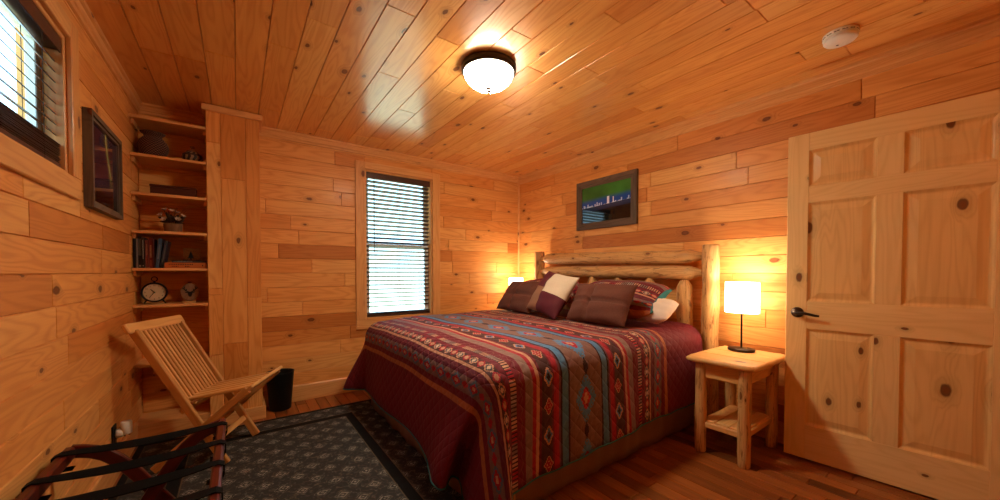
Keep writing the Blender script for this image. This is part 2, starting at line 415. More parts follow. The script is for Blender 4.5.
def blind(P, Wd, Hd, ud, n, tilt, pitch, stack, label, depth):
    """venetian blind hung inside the opening; P lower-left of opening"""
    P, ud, n = Vector(P), Vector(ud), Vector(n); up = Vector(Z); R = Matrix((ud, up, n)).transposed()
    t = thing('window_blind', P + ud * Wd / 2 + up * Hd, label, 'blind', 'slatted window blinds')
    g = .022; 
    def b(m, u0, u1, v0, v1, z0, z1, bev=.003, RR=None): m.box(P + ud * (u0 + u1) / 2 + up * (v0 + v1) / 2 + n * (z0 + z1) / 2, (u1 - u0, v1 - v0, z1 - z0), RR or R, 0, bev)
    m = MB(); b(m, g, Wd - g, Hd - .075, Hd - .020, depth - .028, depth + .028); b(m, g - .002, Wd - g + .002, Hd - .082, Hd - .018, depth + .028, depth + .034)
    obj('headrail', m, BLIND, t)
    m = MB(); v = Hd - .105; bottom = .03 + stack
    Rt = R @ rot('X', tilt)
    while v > bottom + .035:
        m.box(P + ud * Wd / 2 + up * v + n * depth, (Wd - 2 * g, .0028, .050), Rt, 0, .0006); v -= pitch
    k = 0; v = .048
    while v < bottom:        # slats gathered on the bottom rail
        m.box(P + ud * (Wd / 2 + random.uniform(-.003, .003)) + up * v + n * (depth + random.uniform(-.003, .003)), (Wd - 2 * g, .0028, .050), R, 0, .0006); v += .0075
    obj('slats', m, BLIND, t)
    m = MB(); b(m, g, Wd - g, .020, .044, depth - .026, depth + .026); obj('bottom_rail', m, BLIND, t)
    for u in (.17, .5, .83):
        m = MB()
        for z in (-.026, .026):
            q = P + ud * (Wd * u) + n * (depth + z); m.tube([q + up * .03, q + up * (Hd - .07)], .0012, 5)
        obj('ladder_cord', m, CORD, t)
    m = MB(); q = P + ud * (Wd * .13) + n * (depth + .04); m.tube([q + up * (Hd - .08), q + up * (Hd * .45)], .004, 6); obj('tilt_wand', m, BLIND, t)
    return t
blind((WB[0], 0, WB[2]), WB[1] - WB[0], WB[3] - WB[2], X, NY, math.radians(-21), .0445, .036, 'dark brown slatted blind in the tall window behind the bed', -.045)
blind((-W, WL[0], WL[2]), WL[1] - WL[0], WL[3] - WL[2], Y, X, math.radians(50), .0445, .10, 'dark brown slatted blind with gathered bottom slats in the high window on the left wall', -.04)

# ---- pine column beside the shelves
CX0, CX1, CY = -3.226, -2.89, -.28
mb = MB(); 
def vplanks(x0, x1, cutsz):
    zz = [0.0] + cutsz + [H]
    for a, c in zip(zz, zz[1:]): mb.plank((0, CY, 0), X, Z, x0, x1, a, c, grain_u=False)
vplanks(CX0, -3.14, [.55, 1.01, 1.06, 2.16]); vplanks(-3.14, -2.985, [.63, 1.9]); vplanks(-2.985, CX1, [.30, .98])
mb.box(((CX0 + CX1) / 2, CY / 2 + .002, H / 2), (CX1 - CX0 - .001, -CY - .006, H), None, 2, 0, .31)
wc = obj('wall_column', mb, PINE, kind='structure')
mb = MB(); mb.box(((CX0 + CX1) / 2, CY / 2 - .01, 2.412), (CX1 - CX0 + .044, -CY + .02, .045), None, 0, .002); obj('cap_trim', mb, PINE_TRIM, wc)
mb = MB(); mb.box(((CX0 + CX1) / 2 + .01, CY / 2 - .01, .05), (CX1 - CX0 + .02, -CY + .02, .10), None, 0, .003); obj('base_trim', mb, PINE_TRIM, wc)

# ---- built in shelves
bc = thing('built_in_bookcase', (-3.43, -.28, 0), 'built-in pine shelves in the corner between left wall and column', 'shelves')
SH = [2.265, 2.005, 1.738, 1.475, 1.212, .952, .535]
for z in SH + [.118]:
    mb = MB(); mb.box(((-W + CX0) / 2, -.145, z - .010), (CX0 + W - .002, .275, .020), None, 0, .002); obj('shelf', mb, PINE_TRIM, bc)
for z in SH:
    for x in (-W + .010, CX0 - .010):
        mb = MB(); mb.box((x, -.13, z - .038), (.018, .23, .035), None, 1, .002); obj('cleat', mb, PINE_TRIM, bc)
mb = MB(); mb.box(((-W + CX0) / 2, -.272, .054), (CX0 + W - .002, .018, .106), None, 0, .002); obj('plinth', mb, PINE_TRIM, bc)

# ---- six panel door standing open along the right wall
DA = .06; DO = Vector((-.18, -2.968, .012))
dd = Vector((math.sin(DA), -math.cos(DA), 0)); dn = Vector((-math.cos(DA), -math.sin(DA), 0))   # along the door, out of its face
DR = Matrix((dd, Vector(Z), dn * 1)).transposed()
def dbox(m, s0, s1, z0, z1, t0, t1, g=None, bev=.002): m.box(DO + dd * (s0 + s1) / 2 + Vector(Z) * (z0 + z1) / 2 + dn * (t0 + t1) / 2, (s1 - s0, z1 - z0, t1 - t0), DR, g, bev)
DW, DH = .905, 2.03; T0, T1 = -.036, 0.
mb = MB()
cols = [(.105, .398), (.500, .797)]; rows = [(.215, .818), (.990, 1.600), (1.700, 1.922)]
dbox(mb, 0, .105, 0, DH, T0, T1, 1); dbox(mb, .797, DW, 0, DH, T0, T1, 1)
zz = [0] + [z for r in rows for z in r] + [DH]
for a, c in ((0, .215), (.818, .990), (1.600, 1.700), (1.922, DH)): dbox(mb, .105, .797, a, c, T0, T1 - .0004, 0)
for r in rows: dbox(mb, .398, .500, r[0], r[1], T0, T1 - .0004, 1)
door = obj('door_1', mb, PINE_DOOR, kind='structure')
def P3(s, z, t): return DO + dd * s + Vector(Z) * z + dn * t
for (s0, s1) in cols:
    for (z0, z1) in rows:
        m = MB(); bb = random.random()
        rings = [((0, 0), 0.0), ((.004, .004), -.003), ((.010, .010), -.010), ((.016, .016), -.013), ((.022, .022), -.013), ((.050, .050), -.006), ((.054, .054), -.005)]
        R2 = []
        for (i, _), t in rings: R2.append([(s0 + i, z0 + i, t), (s1 - i, z0 + i, t), (s1 - i, z1 - i, t), (s0 + i, z1 - i, t)])
        for a, c in zip(R2, R2[1:]):
            for k in range(4):
                q = [a[k], a[(k + 1) % 4], c[(k + 1) % 4], c[k]]
                m.face([P3(*p) for p in q], [(p[1], p[0]) for p in q], bb)
        m.face([P3(*p) for p in R2[-1]], [(p[1], p[0]) for p in R2[-1]], bb)
        m.face([P3(p[0], p[1], T0 + .01) for p in R2[0]][::-1], [(p[1], p[0]) for p in R2[0]][::-1], bb)
        obj('panel', m, PINE_PANEL, door)
mb = MB(); ho = P3(.060, .917, 0)
HR = Matrix((dd, Vector(Z), dn)).transposed()
mb.lathe([(0, 0), (.032, 0), (.033, .004), (.030, .010), (.014, .014), (.011, .022), (.011, .046), (.0, .048)], ho, HR, 24)
mb.tube([ho + dn * .042 - dd * .012, ho + dn * .046 + dd * .01, ho + dn * .048 + dd * .05 - Vector(Z) * .002, ho + dn * .046 + dd * .09 - Vector(Z) * .010, ho + dn * .044 + dd * .112 - Vector(Z) * .012], [.010, .011, .009, .008, .006], 10)
obj('door_handle', mb, BRONZE, door, label='dark bronze lever handle')

# ------------------------------------------------------------------ bed
LY0, LY1 = -2.477, -.535
bed = thing('log_bed', (-1.2, -1.5, 0), 'king bed with peeled log headboard against the right wall', 'bed')
def logwob(seed, amp=.004):
    ph = [random.random() * 6.28 for _ in range(6)]
    return lambda z, a: amp * (math.sin(z * 7 + ph[0] + a) * .6 + math.sin(z * 17 + ph[1] + 2 * a) * .4 + math.sin(3 * a + ph[2] + z * 5) * .4 + math.sin(z * 41 + ph[3] + a) * .25)
def subdiv(prof, n):
    out = [prof[0]]
    for a, c in zip(prof, prof[1:]):
        k = max(1, int(abs(c[1] - a[1]) / n))
        for i in range(1, k + 1): out.append((a[0] + (c[0] - a[0]) * i / k, a[1] + (c[1] - a[1]) * i / k))
    return out
def log(name, p, q, r0, r1, taper0=0, taper1=0, parent=None, rt=.028, seed=0, cone=False):
    p, q = Vector(p), Vector(q); L = (q - p).length; prof = [(0, 0)]
    if taper0: prof += [(rt, .0), (rt * 1.1, taper0 * .35), (r0 * .82, taper0 * .72), (r0, taper0)]
    else: prof += [(r0 - .008, 0), (r0 - .002, .004), (r0, .012)]
    if taper1 and cone: prof += [(r1, L - taper1), (r1 * .93, L - taper1 * .85), (rt, L - .006), (rt * .6, L), (0, L)]
    elif taper1: prof += [(r1, L - taper1), (r1 * .82, L - taper1 * .72), (rt * 1.1, L - taper1 * .35), (rt, L), (0, L)]
    else: prof += [(r1, L - .012), (r1 - .002, L - .004), (r1 - .008, L), (0, L)]
    m = MB(); m.lathe(subdiv(prof, .05), p, frame(q - p), 24, random.random(), wob=logwob(seed))
    return obj(name, m, LOG, parent)
log('post', (-.115, LY0, 0), (-.115, LY0, 1.392), .062, .058, parent=bed)
log('post', (-.115, LY1, 0), (-.115, LY1, 1.425), .062, .060, parent=bed)
log('rail', (-.115, LY0 + .045, 1.303), (-.115, LY1 - .045, 1.338), .056, .062, .11, .11, bed)
log('rail', (-.115, LY0 + .045, 1.178), (-.115, LY1 - .045, 1.196), .058, .054, .11, .11, bed)
log('rail', (-.115, LY0 + .045, .42), (-.115, LY1 - .045, .42), .055, .055, .11, .11, bed)
for y in (-2.283, -1.969, -1.649, -1.337, -1.035, -.725):
    log('spindle', (-.118, y, .40), (-.115, y, 1.150), .060, .058, .07, .085, bed, .016, cone=True)
for y in (LY0 + .08, LY1 - .08):
    m = MB(); m.lathe(subdiv([(0, 0), (.05, 0), (.052, .01), (.052, 1.95), (.05, 1.96), (0, 1.96)], .1), (-.16, y, .26), frame((-1, 0, 0)), 16, .2, wob=logwob(3)); obj('side_rail', m, LOG, bed)
m = MB(); m.lathe(subdiv([(0, 0), (.05, 0), (.052, .01), (.052, .25), (0, .26)], .1), (-1.98, LY0 + .12, 0), None, 16, .2); obj('leg', m, LOG, bed)
m = MB(); m.lathe(subdiv([(0, 0), (.05, 0), (.052, .01), (.052, .25), (0, .26)], .1), (-1.98, LY1 - .12, 0), None, 16, .2); obj('leg', m, LOG, bed)
MATT = plain('mattress_cloth', (.6, .56, .5), .8, nscale=60, namt=.1)
m = MB(); m.box((-1.17, -1.475, .535), (1.90, 1.85, .42), None, 0, .06); obj('mattress', m, MATT, bed)

# bedspread fabric pattern -------------------------------------------------
BUR = (.155, .009, .019); TAUPE = (.19, .10, .08); GREYB = (.23, .14, .115); RED = (.34, .013, .025); BLUE = (.080, .20, .36)
PEACH = (.50, .25, .15); DARK = (.028, .006, .009); PLUM = (.115, .012, .026); ORANGE = (.42, .13, .045); DBROWN = (.068, .022, .020); CREAM = (.55, .40, .27)
def stripes_material(name, center, scale=1., quilt=.085):
    t = NT(name); u, v = t.uv()
    d = t.math('ABSOLUTE', t.math('SUBTRACT', v, center))
    if scale != 1.: d = t.math('MULTIPLY', d, 1 / scale)
    st = [(0, TAUPE), (.122, DARK), (.136, BLUE), (.178, DARK), (.19, (.16, .05, .07)), (.203, RED), (.236, BUR), (.248, DBROWN), (.318, BUR), (.335, PEACH), (.352, RED),
          (.376, GREYB), (.425, BUR), (.478, DARK), (.518, BUR), (.548, DBROWN), (.602, PEACH), (.620, PLUM), (.664, TAUPE), (.742, BUR), (.776, ORANGE), (.808, BUR)]
    # slightly woven edge
    wv = t.math('MULTIPLY', t.math('SUBTRACT', t.noise(t.comb(t.math('MULTIPLY', u, 60), t.math('MULTIPLY', v, 60)), 1., 2.), .5), .006)
    c = t.ramp(t.math('ADD', d, wv), [(p, q) for p, q in st], 'CONSTANT')
    # streaky taupe weave
    sn = t.noise(t.comb(t.math('MULTIPLY', u, 26), t.math('MULTIPLY', v, 130)), 1., 2.)
    c = t.mix(t.math('MULTIPLY', t.sstep(sn, .45, .7), .35), c, t.mix(.5, c, (.03, .012, .012)))
    def quant(x, q): return t.math('MULTIPLY', t.math('FLOOR', t.math('DIVIDE', x, q)), q)
    def diamonds(c, dc, hw, per, hl, cols, phase=0., q=.008, jag=0.):
        uu = t.math('SUBTRACT', t.math('FRACT', t.math('ADD', t.math('DIVIDE', u, per), phase)), .5)
        uu = quant(t.math('MULTIPLY', t.math('ABSOLUTE', uu), per), q)
        dv = quant(t.math('ABSOLUTE', t.math('SUBTRACT', d, dc)), q)
        f = t.math('ADD', t.math('DIVIDE', uu, hl), t.math('DIVIDE', dv, hw))
        if jag:
            f = t.math('ADD', f, t.math('MULTIPLY', t.math('PINGPONG', t.math('MULTIPLY', t.math('SUBTRACT', u, t.math('MULTIPLY', d, .0)), 1.), .014), -jag))
        for thr, cc in cols: c = t.mix(t.math('LESS_THAN', f, thr), c, cc)
        return c
    c = diamonds(c, 0., .074, .345, .128, [(1.0, BLUE), (.88, (.16, .12, .11)), (.82, BLUE), (.45, RED), (.18, PEACH)], .30, .010)
    c = diamonds(c, 0., .018, .345, .045, [(1.0, DARK)], .80, .006)
    c = diamonds(c, .275, .028, .290, .048, [(1.0, PEACH), (.66, BLUE), (.30, DARK)], .2, .006)
    c = diamonds(c, .275, .025, .290, .042, [(1.0, PEACH), (.72, RED), (.34, PEACH), (.16, RED)], .7, .006)
    c = diamonds(c, .575, .023, .135, .034, [(1.0, PEACH), (.62, (.06, .07, .09)), (.3, CREAM)], .1, .006)
    c = diamonds(c, .575, .022, .135, .030, [(1.0, RED), (.5, PEACH)], .6, .006)
    c = diamonds(c, .703, .034, .172, .060, [(1.0, (.075, .12, .15)), (.55, RED), (.22, PEACH)], .2, .008)
    c = diamonds(c, .703, .014, .172, .030, [(1.0, RED)], .7, .006)
    # short bars band
    bar = t.math('FRACT', t.math('MULTIPLY', u, 52.)); blk = t.math('FRACT', t.math('MULTIPLY', t.math('FLOOR', t.math('MULTIPLY', u, 17.3)), .381))
    bc_ = t.ramp(blk, [(0, PEACH), (.3, GREYB), (.55, RED), (.75, (.30, .22, .2)), (.9, PEACH)], 'CONSTANT')
    inb = t.math('LESS_THAN', t.math('ABSOLUTE', t.math('SUBTRACT', d, .498)), .018)
    c = t.mix(t.math('MULTIPLY', inb, t.math('GREATER_THAN', bar, .38)), c, bc_)
    # small zigzag lines of light thread inside the burgundy bands
    zz_ = t.math('PINGPONG', u, .03)
    for dc, cc in ((.45, CREAM), (.640, PEACH)):
        f = t.math('ABSOLUTE', t.math('SUBTRACT', t.math('SUBTRACT', d, dc), t.math('MULTIPLY_ADD', zz_, .5, -.0075)))
        c = t.mix(t.math('MULTIPLY', t.math('LESS_THAN', f, .0022), .12), c, cc)
    a = t.math('DIVIDE', t.math('ADD', u, v), quilt); b2 = t.math('DIVIDE', t.math('SUBTRACT', u, v), quilt)
    q1 = t.math('ABSOLUTE', t.math('SINE', t.math('MULTIPLY', a, PI))); q2 = t.math('ABSOLUTE', t.math('SINE', t.math('MULTIPLY', b2, PI)))
    hq = t.math('POWER', t.math('MINIMUM', q1, q2), .45)
    th = t.noise(t.comb(t.math('MULTIPLY', u, 240), t.math('MULTIPLY', v, 240)), 1., 2.)
    nrm = t.bump(t.math('ADD', hq, t.math('MULTIPLY', th, .12)), .55, .010)
    t.bsdf(c, .72, nrm, spec=.3, sheen=.25)
    return t.m
SPREAD = stripes_material('striped_quilt', -1.522)

xf, yn, yf, r_, zt, xh = -2.165, -2.468, -.485, .13, .785, -.215
arc = PI * r_ / 2
def lerp(a, b, t): return a + (b - a) * t
def interp(tab, x):
    for (a, va), (b, vb) in zip(tab, tab[1:]):
        if x <= b:
            t = (x - a) / (b - a)
            return tuple(lerp(p, q, t) for p, q in zip(va, vb)) if isinstance(va, tuple) else lerp(va, vb, max(0, t))
    return tab[-1][1]
def catmull(tab, x):
    n = len(tab)
    for i in range(n - 1):
        if x <= tab[i + 1][0] or i == n - 2:
            p0, p1, p2, p3 = (tab[max(i - 1, 0)][1], tab[i][1], tab[i + 1][1], tab[min(i + 2, n - 1)][1])
            t = (x - tab[i][0]) / (tab[i + 1][0] - tab[i][0])
            return tuple(.5 * (2 * b + (c - a) * t + (2 * a - 5 * b + 4 * c - d) * t * t + (3 * b - a - 3 * c + d) * t ** 3) for a, b, c, d in zip(p0, p1, p2, p3))
def ztop(x, y):
    e = min(1, max(0, (x - xf) / .5)); return zt - .035 * (1 - e) ** 2 + .004 * math.sin(x * 9 + y * 4) + .003 * math.sin(y * 11 - x * 3) + .015 * math.exp(-((y + 1.48) / .7) ** 2) - .01
hemz = [(-2.2, .160), (-2.05, .166), (-1.95, .177), (-1.6, .190), (-1.385, .208), (-1.05, .226), (-.2, .228)]
cornerH = [(0, (-2.045, -2.487, .165)), (.07, (-2.085, -2.545, .150)), (.14, (-2.125, -2.562, .095)), (.24, (-2.150, -2.47, .060)), (.36, (-2.165, -2.35, .055)), (.48, (-2.150, -2.225, .065)),
           (.58, (-2.118, -2.15, .08)), (.70, (-2.122, -2.12, .10)), (.80, (-2.185, -2.17, .15)), (.88, (-2.245, -2.225, .145)), (.94, (-2.280, -2.215, .145)), (1., (-2.285, -2.165, .150))]
ST = []   # stations: I(x,y), T(x,y), Hm(x,y,z), uvI, uv dir
for i in range(61):
    x = lerp(xh, xf + r_, i / 60); w = math.sin(x * 6.3) * .010 + math.sin(x * 13 + 1) * .006
    ST.append(((x, yn + r_), (x, yn), (x - .005 * i / 60, yn - .016 + w, interp(hemz, x)), (yn + r_, x), (-1, 0)))
for i in range(1, 36):
    w = i / 36; th = w * PI / 2
    ST.append(((xf + r_, yn + r_), (xf + r_ - r_ * math.sin(th), yn + r_ - r_ * math.cos(th)), catmull(cornerH, w), (yn + r_, xf + r_), (-math.cos(th), -math.sin(th))))
for i in range(61):
    y = lerp(yn + r_, yf - r_, i / 60); s = y - (yn + r_); k = math.exp(-(s / .28) ** 2)
    Hy = y + .172 * math.exp(-s / .30) * (1 if s >= 0 else 1); Hx = lerp(xf - .028 + .012 * math.sin(y * 7), -2.285, k)
    ST.append(((xf + r_, y), (xf, y), (Hx, Hy, lerp(.185, .150, k)), (y, xf + r_), (0, -1)))
farH = [(0, (-2.19, -.612, .185)), (.3, (-2.27, -.52, .175)), (.5, (-2.31, -.43, .165)), (.72, (-2.22, -.42, .17)), (1., (-2.04, -.468, .185))]
for i in range(1, 16):
    w = i / 16; th = w * PI / 2
    ST.append(((xf + r_, yf - r_), (xf + r_ - r_ * math.cos(th), yf - r_ + r_ * math.sin(th)), catmull(farH, w), (yf - r_, xf + r_), (math.sin(th), -math.cos(th))))
for i in range(31):
    x = lerp(xf + r_, xh, i / 30)
    ST.append(((x, yf - r_), (x, yf), (x, yf + .012 + .008 * math.sin(x * 8), .19), (yf - r_, x), (1, 0)))
NA, ND = 7, 14; P = []; UV = []
for k, (I, T, Hm, uvI, dr) in enumerate(ST):
    row = []; ur = []; z0 = ztop(*I); zT = z0 - r_
    for a in range(NA + 1):
        an = a / NA * PI / 2; f = math.sin(an)
        row.append((lerp(I[0], T[0], f), lerp(I[1], T[1], f), z0 - r_ + r_ * math.cos(an))); ur.append((uvI[0] + dr[0] * arc * a / NA, uvI[1] + dr[1] * arc * a / NA))
    for a in range(1, ND + 1):
        t = a / ND; e = t * t * (3 - 2 * t) * .45 + t * .55
        wr = .004 * math.sin(k * .9 + t * 3) * t
        row.append((lerp(T[0], Hm[0], e), lerp(T[1], Hm[1], e) + wr, lerp(zT, Hm[2], t)))
        l = arc + (zT - Hm[2]) * t; ur.append((uvI[0] + dr[0] * l, uvI[1] + dr[1] * l))
    P.append(row); UV.append(ur)
mb = MB(); mb.grid(P, UV)
hem = [r[-1] for r in P]
# flat top field
nx_, ny_ = 60, 60; G = []; GU = []
for i in range(nx_ + 1):
    x = lerp(xh, xf + r_, i / nx_); row = []; ur = []
    for j in range(ny_ + 1):
        y = lerp(yn + r_, yf - r_, j / ny_); row.append((x, y, ztop(x, y))); ur.append((y, x))
    G.append(row); GU.append(ur)
mb.grid([g[::-1] for g in G], [g[::-1] for g in GU])
bs = obj('bedspread', mb, SPREAD, loc=(-1.2, -1.475, .78), label='burgundy quilted bedspread with woven stripes and diamonds covering the bed', cat='bedspread')
bm = __import__('bmesh').new(); bm.from_mesh(bs.data); __import__('bmesh').ops.remove_doubles(bm, verts=bm.verts, dist=.0008); __import__('bmesh').ops.recalc_face_normals(bm, faces=bm.faces); bm.to_mesh(bs.data); bm.free()
sol = bs.modifiers.new('thickness', 'SOLIDIFY'); sol.thickness = .008; sol.offset = -1
m = MB(); m.tube([Vector(p) for p in hem], .0045, 6); obj('piping', m, TEAL, bs, label='teal hem piping')

# bed skirt
SKIRT = plain('brown_skirt', (.24, .13, .09), .75, nscale=140, namt=.2, sheen=.3)
m = MB(); path = []
for i in range(120): x = lerp(-.20, -2.10, i / 119); path.append((x, -2.405 + .006 * math.sin(x * 19) + .003 * math.sin(x * 47), 0))
for i in range(110): y = lerp(-2.395, -.56, i / 109); path.append((-2.108 + .006 * math.sin(y * 19), y, 0))
for i in range(40): x = lerp(-2.10, -.20, i / 39); path.append((x, -.545 + .006 * math.sin(x * 19), 0))
m.grid([[(p[0] + (.004 * math.sin(k * .7)) * (1 - j / 5), p[1], lerp(.015, .33, j / 5)) for j in range(6)] for k, p in enumerate(path)])
sk = obj('bed_skirt', m, SKIRT, loc=(-1.2, -1.475, 0), label='plain brown fabric bed skirt hanging to the floor below the bedspread', cat='bed skirt')
sk.modifiers.new('thickness', 'SOLIDIFY').thickness = .003

# ---- pillows
def pillow_mesh(w, h, t, seams=(), puff=.55, n=36, m2=24, pinch=.06, wr=.0, seed=0, rnd=0.):
    """cushion in local xy (w along x, h along y), thickness along z, both skins"""
    rg_ = random.Random(seed); ph = [rg_.random() * 6.28 for _ in range(6)]
    def prof(a): return max(0., 1 - abs(a) ** 2.6) ** puff
    def pt(i, j, sg):
        a = -1 + 2 * i / n; b = -1 + 2 * j / m2
        a2 = math.sin(a * PI / 2) * .35 + a * .65; b2 = math.sin(b * PI / 2) * .35 + b * .65
        x = a2 * w / 2 * (1 - pinch * (1 - b2 * b2) * abs(a2) ** 3); y = b2 * h / 2 * (1 - pinch * (1 - a2 * a2) * abs(b2) ** 3) * (1 - rnd * abs(a2) ** 5)
        z = t / 2 * prof(a2) * prof(b2)
        for (ax, pos, dep) in seams:
            q = (a2 if ax == 'x' else b2) - pos; z *= 1 - dep * math.exp(-(q / .05) ** 2)
        z += wr * (math.sin(a2 * 9 + ph[0] + 2 * b2) + math.sin(b2 * 11 + ph[1] - 3 * a2)) * prof(a2) * prof(b2)
        return (x, y, sg * z), (a2 * w / 2, b2 * h / 2)
    return [[[pt(i, j, sg) for j in range(m2 + 1)] for i in range(n + 1)] for sg in (1, -1)]
def put_pillow(mb, M, o, sk, mi=0, b=0., uvoff=(0, 0), uvswap=False):
    for s_i, skin in enumerate(sk):
        G = [[o + M @ Vector(p[0]) for p in r] for r in skin]
        U = [[((p[1][1] + uvoff[0], p[1][0] + uvoff[1]) if uvswap else (p[1][0] + uvoff[0], p[1][1] + uvoff[1])) for p in r] for r in skin]
        if s_i: G = [g[::-1] for g in G]; U = [g[::-1] for g in U]
        mb.grid(G, U, b, mi)
def lean(o, base, tilt, yaw=0., roll=0.):
    """frame: local x -> along -y (to camera right), local y -> up the pillow, z -> towards the foot; base centre of the lower edge"""
    M = Matrix.Rotation(yaw, 3, 'Z') @ Matrix.Rotation(tilt, 3, 'Y') @ Matrix(((0, 0, -1), (-1, 0, 0), (0, 1, 0))) @ Matrix.Rotation(roll, 3, 'Z')
    return M
BROWNP = plain('brown_corduroy', (.125, .043, .027), .95, nscale=120, namt=.3, bump=.3, sheen=.35)
PB1 = plain('plum_patch', (.10, .014, .020), .7, nscale=90, namt=.2, sheen=.3)
PB2 = plain('cream_patch', (.62, .50, .36), .8, nscale=90, namt=.12, bump=.2)
PB3 = plain('tan_patch', (.27, .125, .068), .8, nscale=90, namt=.15, bump=.2)
WHITEP = plain('white_pillowcase', (.72, .62, .52), .85, nscale=25, namt=.1, bump=.25)
SHAM = stripes_material('sham_quilt', .0, 1., .07)
def pillow(name, w, h, t, base, tilt, yaw, roll, mats, label, cat='pillow', group=None, seams=(), mfun=None, seed=0, wr=.0045, uvoff=(0, 0), uvswap=False, puff=.55, rnd=0.):
    base = Vector(base); M = lean(None, base, tilt, yaw, roll); o = base + M @ Vector((0, h / 2, 0))
    mb = MB(); put_pillow(mb, M, o, pillow_mesh(w, h, t, seams, puff, wr=wr, seed=seed, rnd=rnd), uvoff=uvoff, uvswap=uvswap)
    if mfun: mb.mi = [mfun(sum(q[0] for q in u) / 4 - uvoff[0], sum(q[1] for q in u) / 4 - uvoff[1]) for u in mb.uv]
    ob = obj(name, mb, mats, loc=tuple(base), label=label, cat=cat, group=group); ob.data.validate()
    bmx = __import__('bmesh').new(); bmx.from_mesh(ob.data); __import__('bmesh').ops.remove_doubles(bmx, verts=bmx.verts, dist=.0006); bmx.to_mesh(ob.data); bmx.free()
    return ob
ZB = .797
pillow('pillow_sham', .92, .47, .21, (-.68, -.98, ZB + .05), math.radians(60), 0, 0, SHAM, 'striped pillow sham at the window side of the bed, behind the left brown cushion', 'pillow', 'striped pillow shams', uvoff=(0, -.57), seed=4, rnd=.35)
pillow('pillow_sham', .86, .47, .21, (-.68, -1.875, ZB + .05), math.radians(60), 0, 0, [SHAM, TEAL], 'striped pillow sham with a teal edged open end, behind the right brown cushion', 'pillow', 'striped pillow shams', uvoff=(0, -.57), seed=5, rnd=.35,
       mfun=lambda a, b: 1 if a > .41 else 0)
pillow('pillow', .38, .26, .15, (-.60, -2.200, ZB + .035), math.radians(60), 0, 0, WHITEP, 'white pillow poking out of the open end of the right striped sham', seed=6, rnd=.25)
pillow('cushion', .58, .36, .15, (-.86, -.95, ZB), math.radians(36), math.radians(-4), math.radians(0), BROWNP, 'brown tufted cushion nearest the window, leaning on the left striped sham', 'cushion', 'throw cushions on the bed', seams=[('x', -.1, .6), ('y', 0, .5)], seed=1)
pillow('cushion', .54, .34, .16, (-.88, -1.98, ZB), math.radians(30), math.radians(2), math.radians(0), BROWNP, 'brown tufted cushion right of the patchwork cushion', 'cushion', 'throw cushions on the bed', seams=[('x', -.25, .6), ('y', 0, .5)], seed=2)
pillow('cushion', .45, .41, .15, (-.93, -1.44, ZB + .026), math.radians(32), math.radians(-4), math.radians(-9), [PB1, PB2, PB3], 'square patchwork cushion in plum, cream and tan in the middle of the bed', 'cushion', 'throw cushions on the bed',
       mfun=lambda a, b: (1 if b > -.03 else 0) if a > -.05 else (0 if b > .02 else 2), seed=3)

# ------------------------------------------------------------------ nightstands and lamps
def make_nightstand(loc, label):
    t = thing('nightstand', loc, label, 'nightstand', 'log nightstands beside the bed'); L = Vector(loc)
    def bx(name, c, s, g=None, bev=.004, mat=PINE_STAND, parent=t):
        m = MB(); m.box(L + Vector(c), s, None, g, bev); return obj(name, m, mat, parent)
    m = MB()
    for k in range(3):
        x0 = -.275 + k * .1833; x1 = x0 + .1833; e = .020
        m.box(L + Vector(((x0 + x1) / 2, 0, .612)), (x1 - x0, .390, .034), None, 1, .006)
    for x in (-.275, .274):       # rounded bark edges
        m.tube([L + Vector((x, y * .0386 - .193, .612 + .001 * math.sin(y * 2))) for y in range(11)], [.012] + [.0175] * 9 + [.012], 10, .3)
    for y in (-.192, .192):
        m.tube([L + Vector((-.275 + x * .055, y, .612 + .001 * math.sin(x * 2.3))) for x in range(11)], [.012] + [.0175] * 9 + [.012], 10, .6)
    obj('tabletop', m, PINE_STAND, t)
    for sx in (-1, 1):
        for sy in (-1, 1):
            m = MB(); p = L + Vector((sx * .225, sy * .128, 0))
            m.lathe(subdiv([(0, 0), (.030, 0), (.034, .006), (.035, .3), (.033, .594), (0, .594)], .04), p, None, 18, random.random(), wob=logwob(1, .002)); obj('leg', m, LOG, t)
    for sy in (-1, 1): bx('apron', (0, sy * .128, .545), (.40, .02, .10))
    for sx in (-1, 1): bx('apron', (sx * .225, 0, .545), (.02, .20, .10))
    for k in range(3): bx('shelf_slat', (0, -.083 + k * .083, .205), (.43, .080, .018)) 
    for sy in (-1, 1): bx('shelf_rail', (0, sy * .128, .185), (.40, .018, .035))
    for sx in (-1, 1): bx('shelf_rail', (sx * .225, 0, .185), (.018, .20, .035))
    return t
make_nightstand((-.345, -2.755, 0), 'small peeled log nightstand with slatted shelf between the bed and the door')
make_nightstand((-.345, -.222, 0), 'small peeled log nightstand hidden in the far corner behind the bed')

t = NT('lamp_shade'); tcl = t.n('ShaderNodeBsdfTranslucent'); dfl = t.n('ShaderNodeBsdfDiffuse'); em = t.n('ShaderNodeEmission'); a1 = t.n('ShaderNodeMixShader'); a2 = t.n('ShaderNodeAddShader')
tcl.inputs[0].default_value = (.9, .85, .75, 1); dfl.inputs[0].default_value = (.85, .8, .72, 1); a1.inputs[0].default_value = .5
em.inputs[0].default_value = (1, .86, .64, 1); em.inputs[1].default_value = 5.
tw = t.noise(t.n('ShaderNodeTexCoord').outputs['Object'], 180, 2.)
t.L.new(t.mix(tw, (1, .84, .60), (1, .88, .68)), em.inputs[0])
t.L.new(tcl.outputs[0], a1.inputs[1]); t.L.new(dfl.outputs[0], a1.inputs[2]); t.L.new(a1.outputs[0], a2.inputs[0]); t.L.new(em.outputs[0], a2.inputs[1]); t.L.new(a2.outputs[0], t.out.inputs[0]); SHADE = t.m
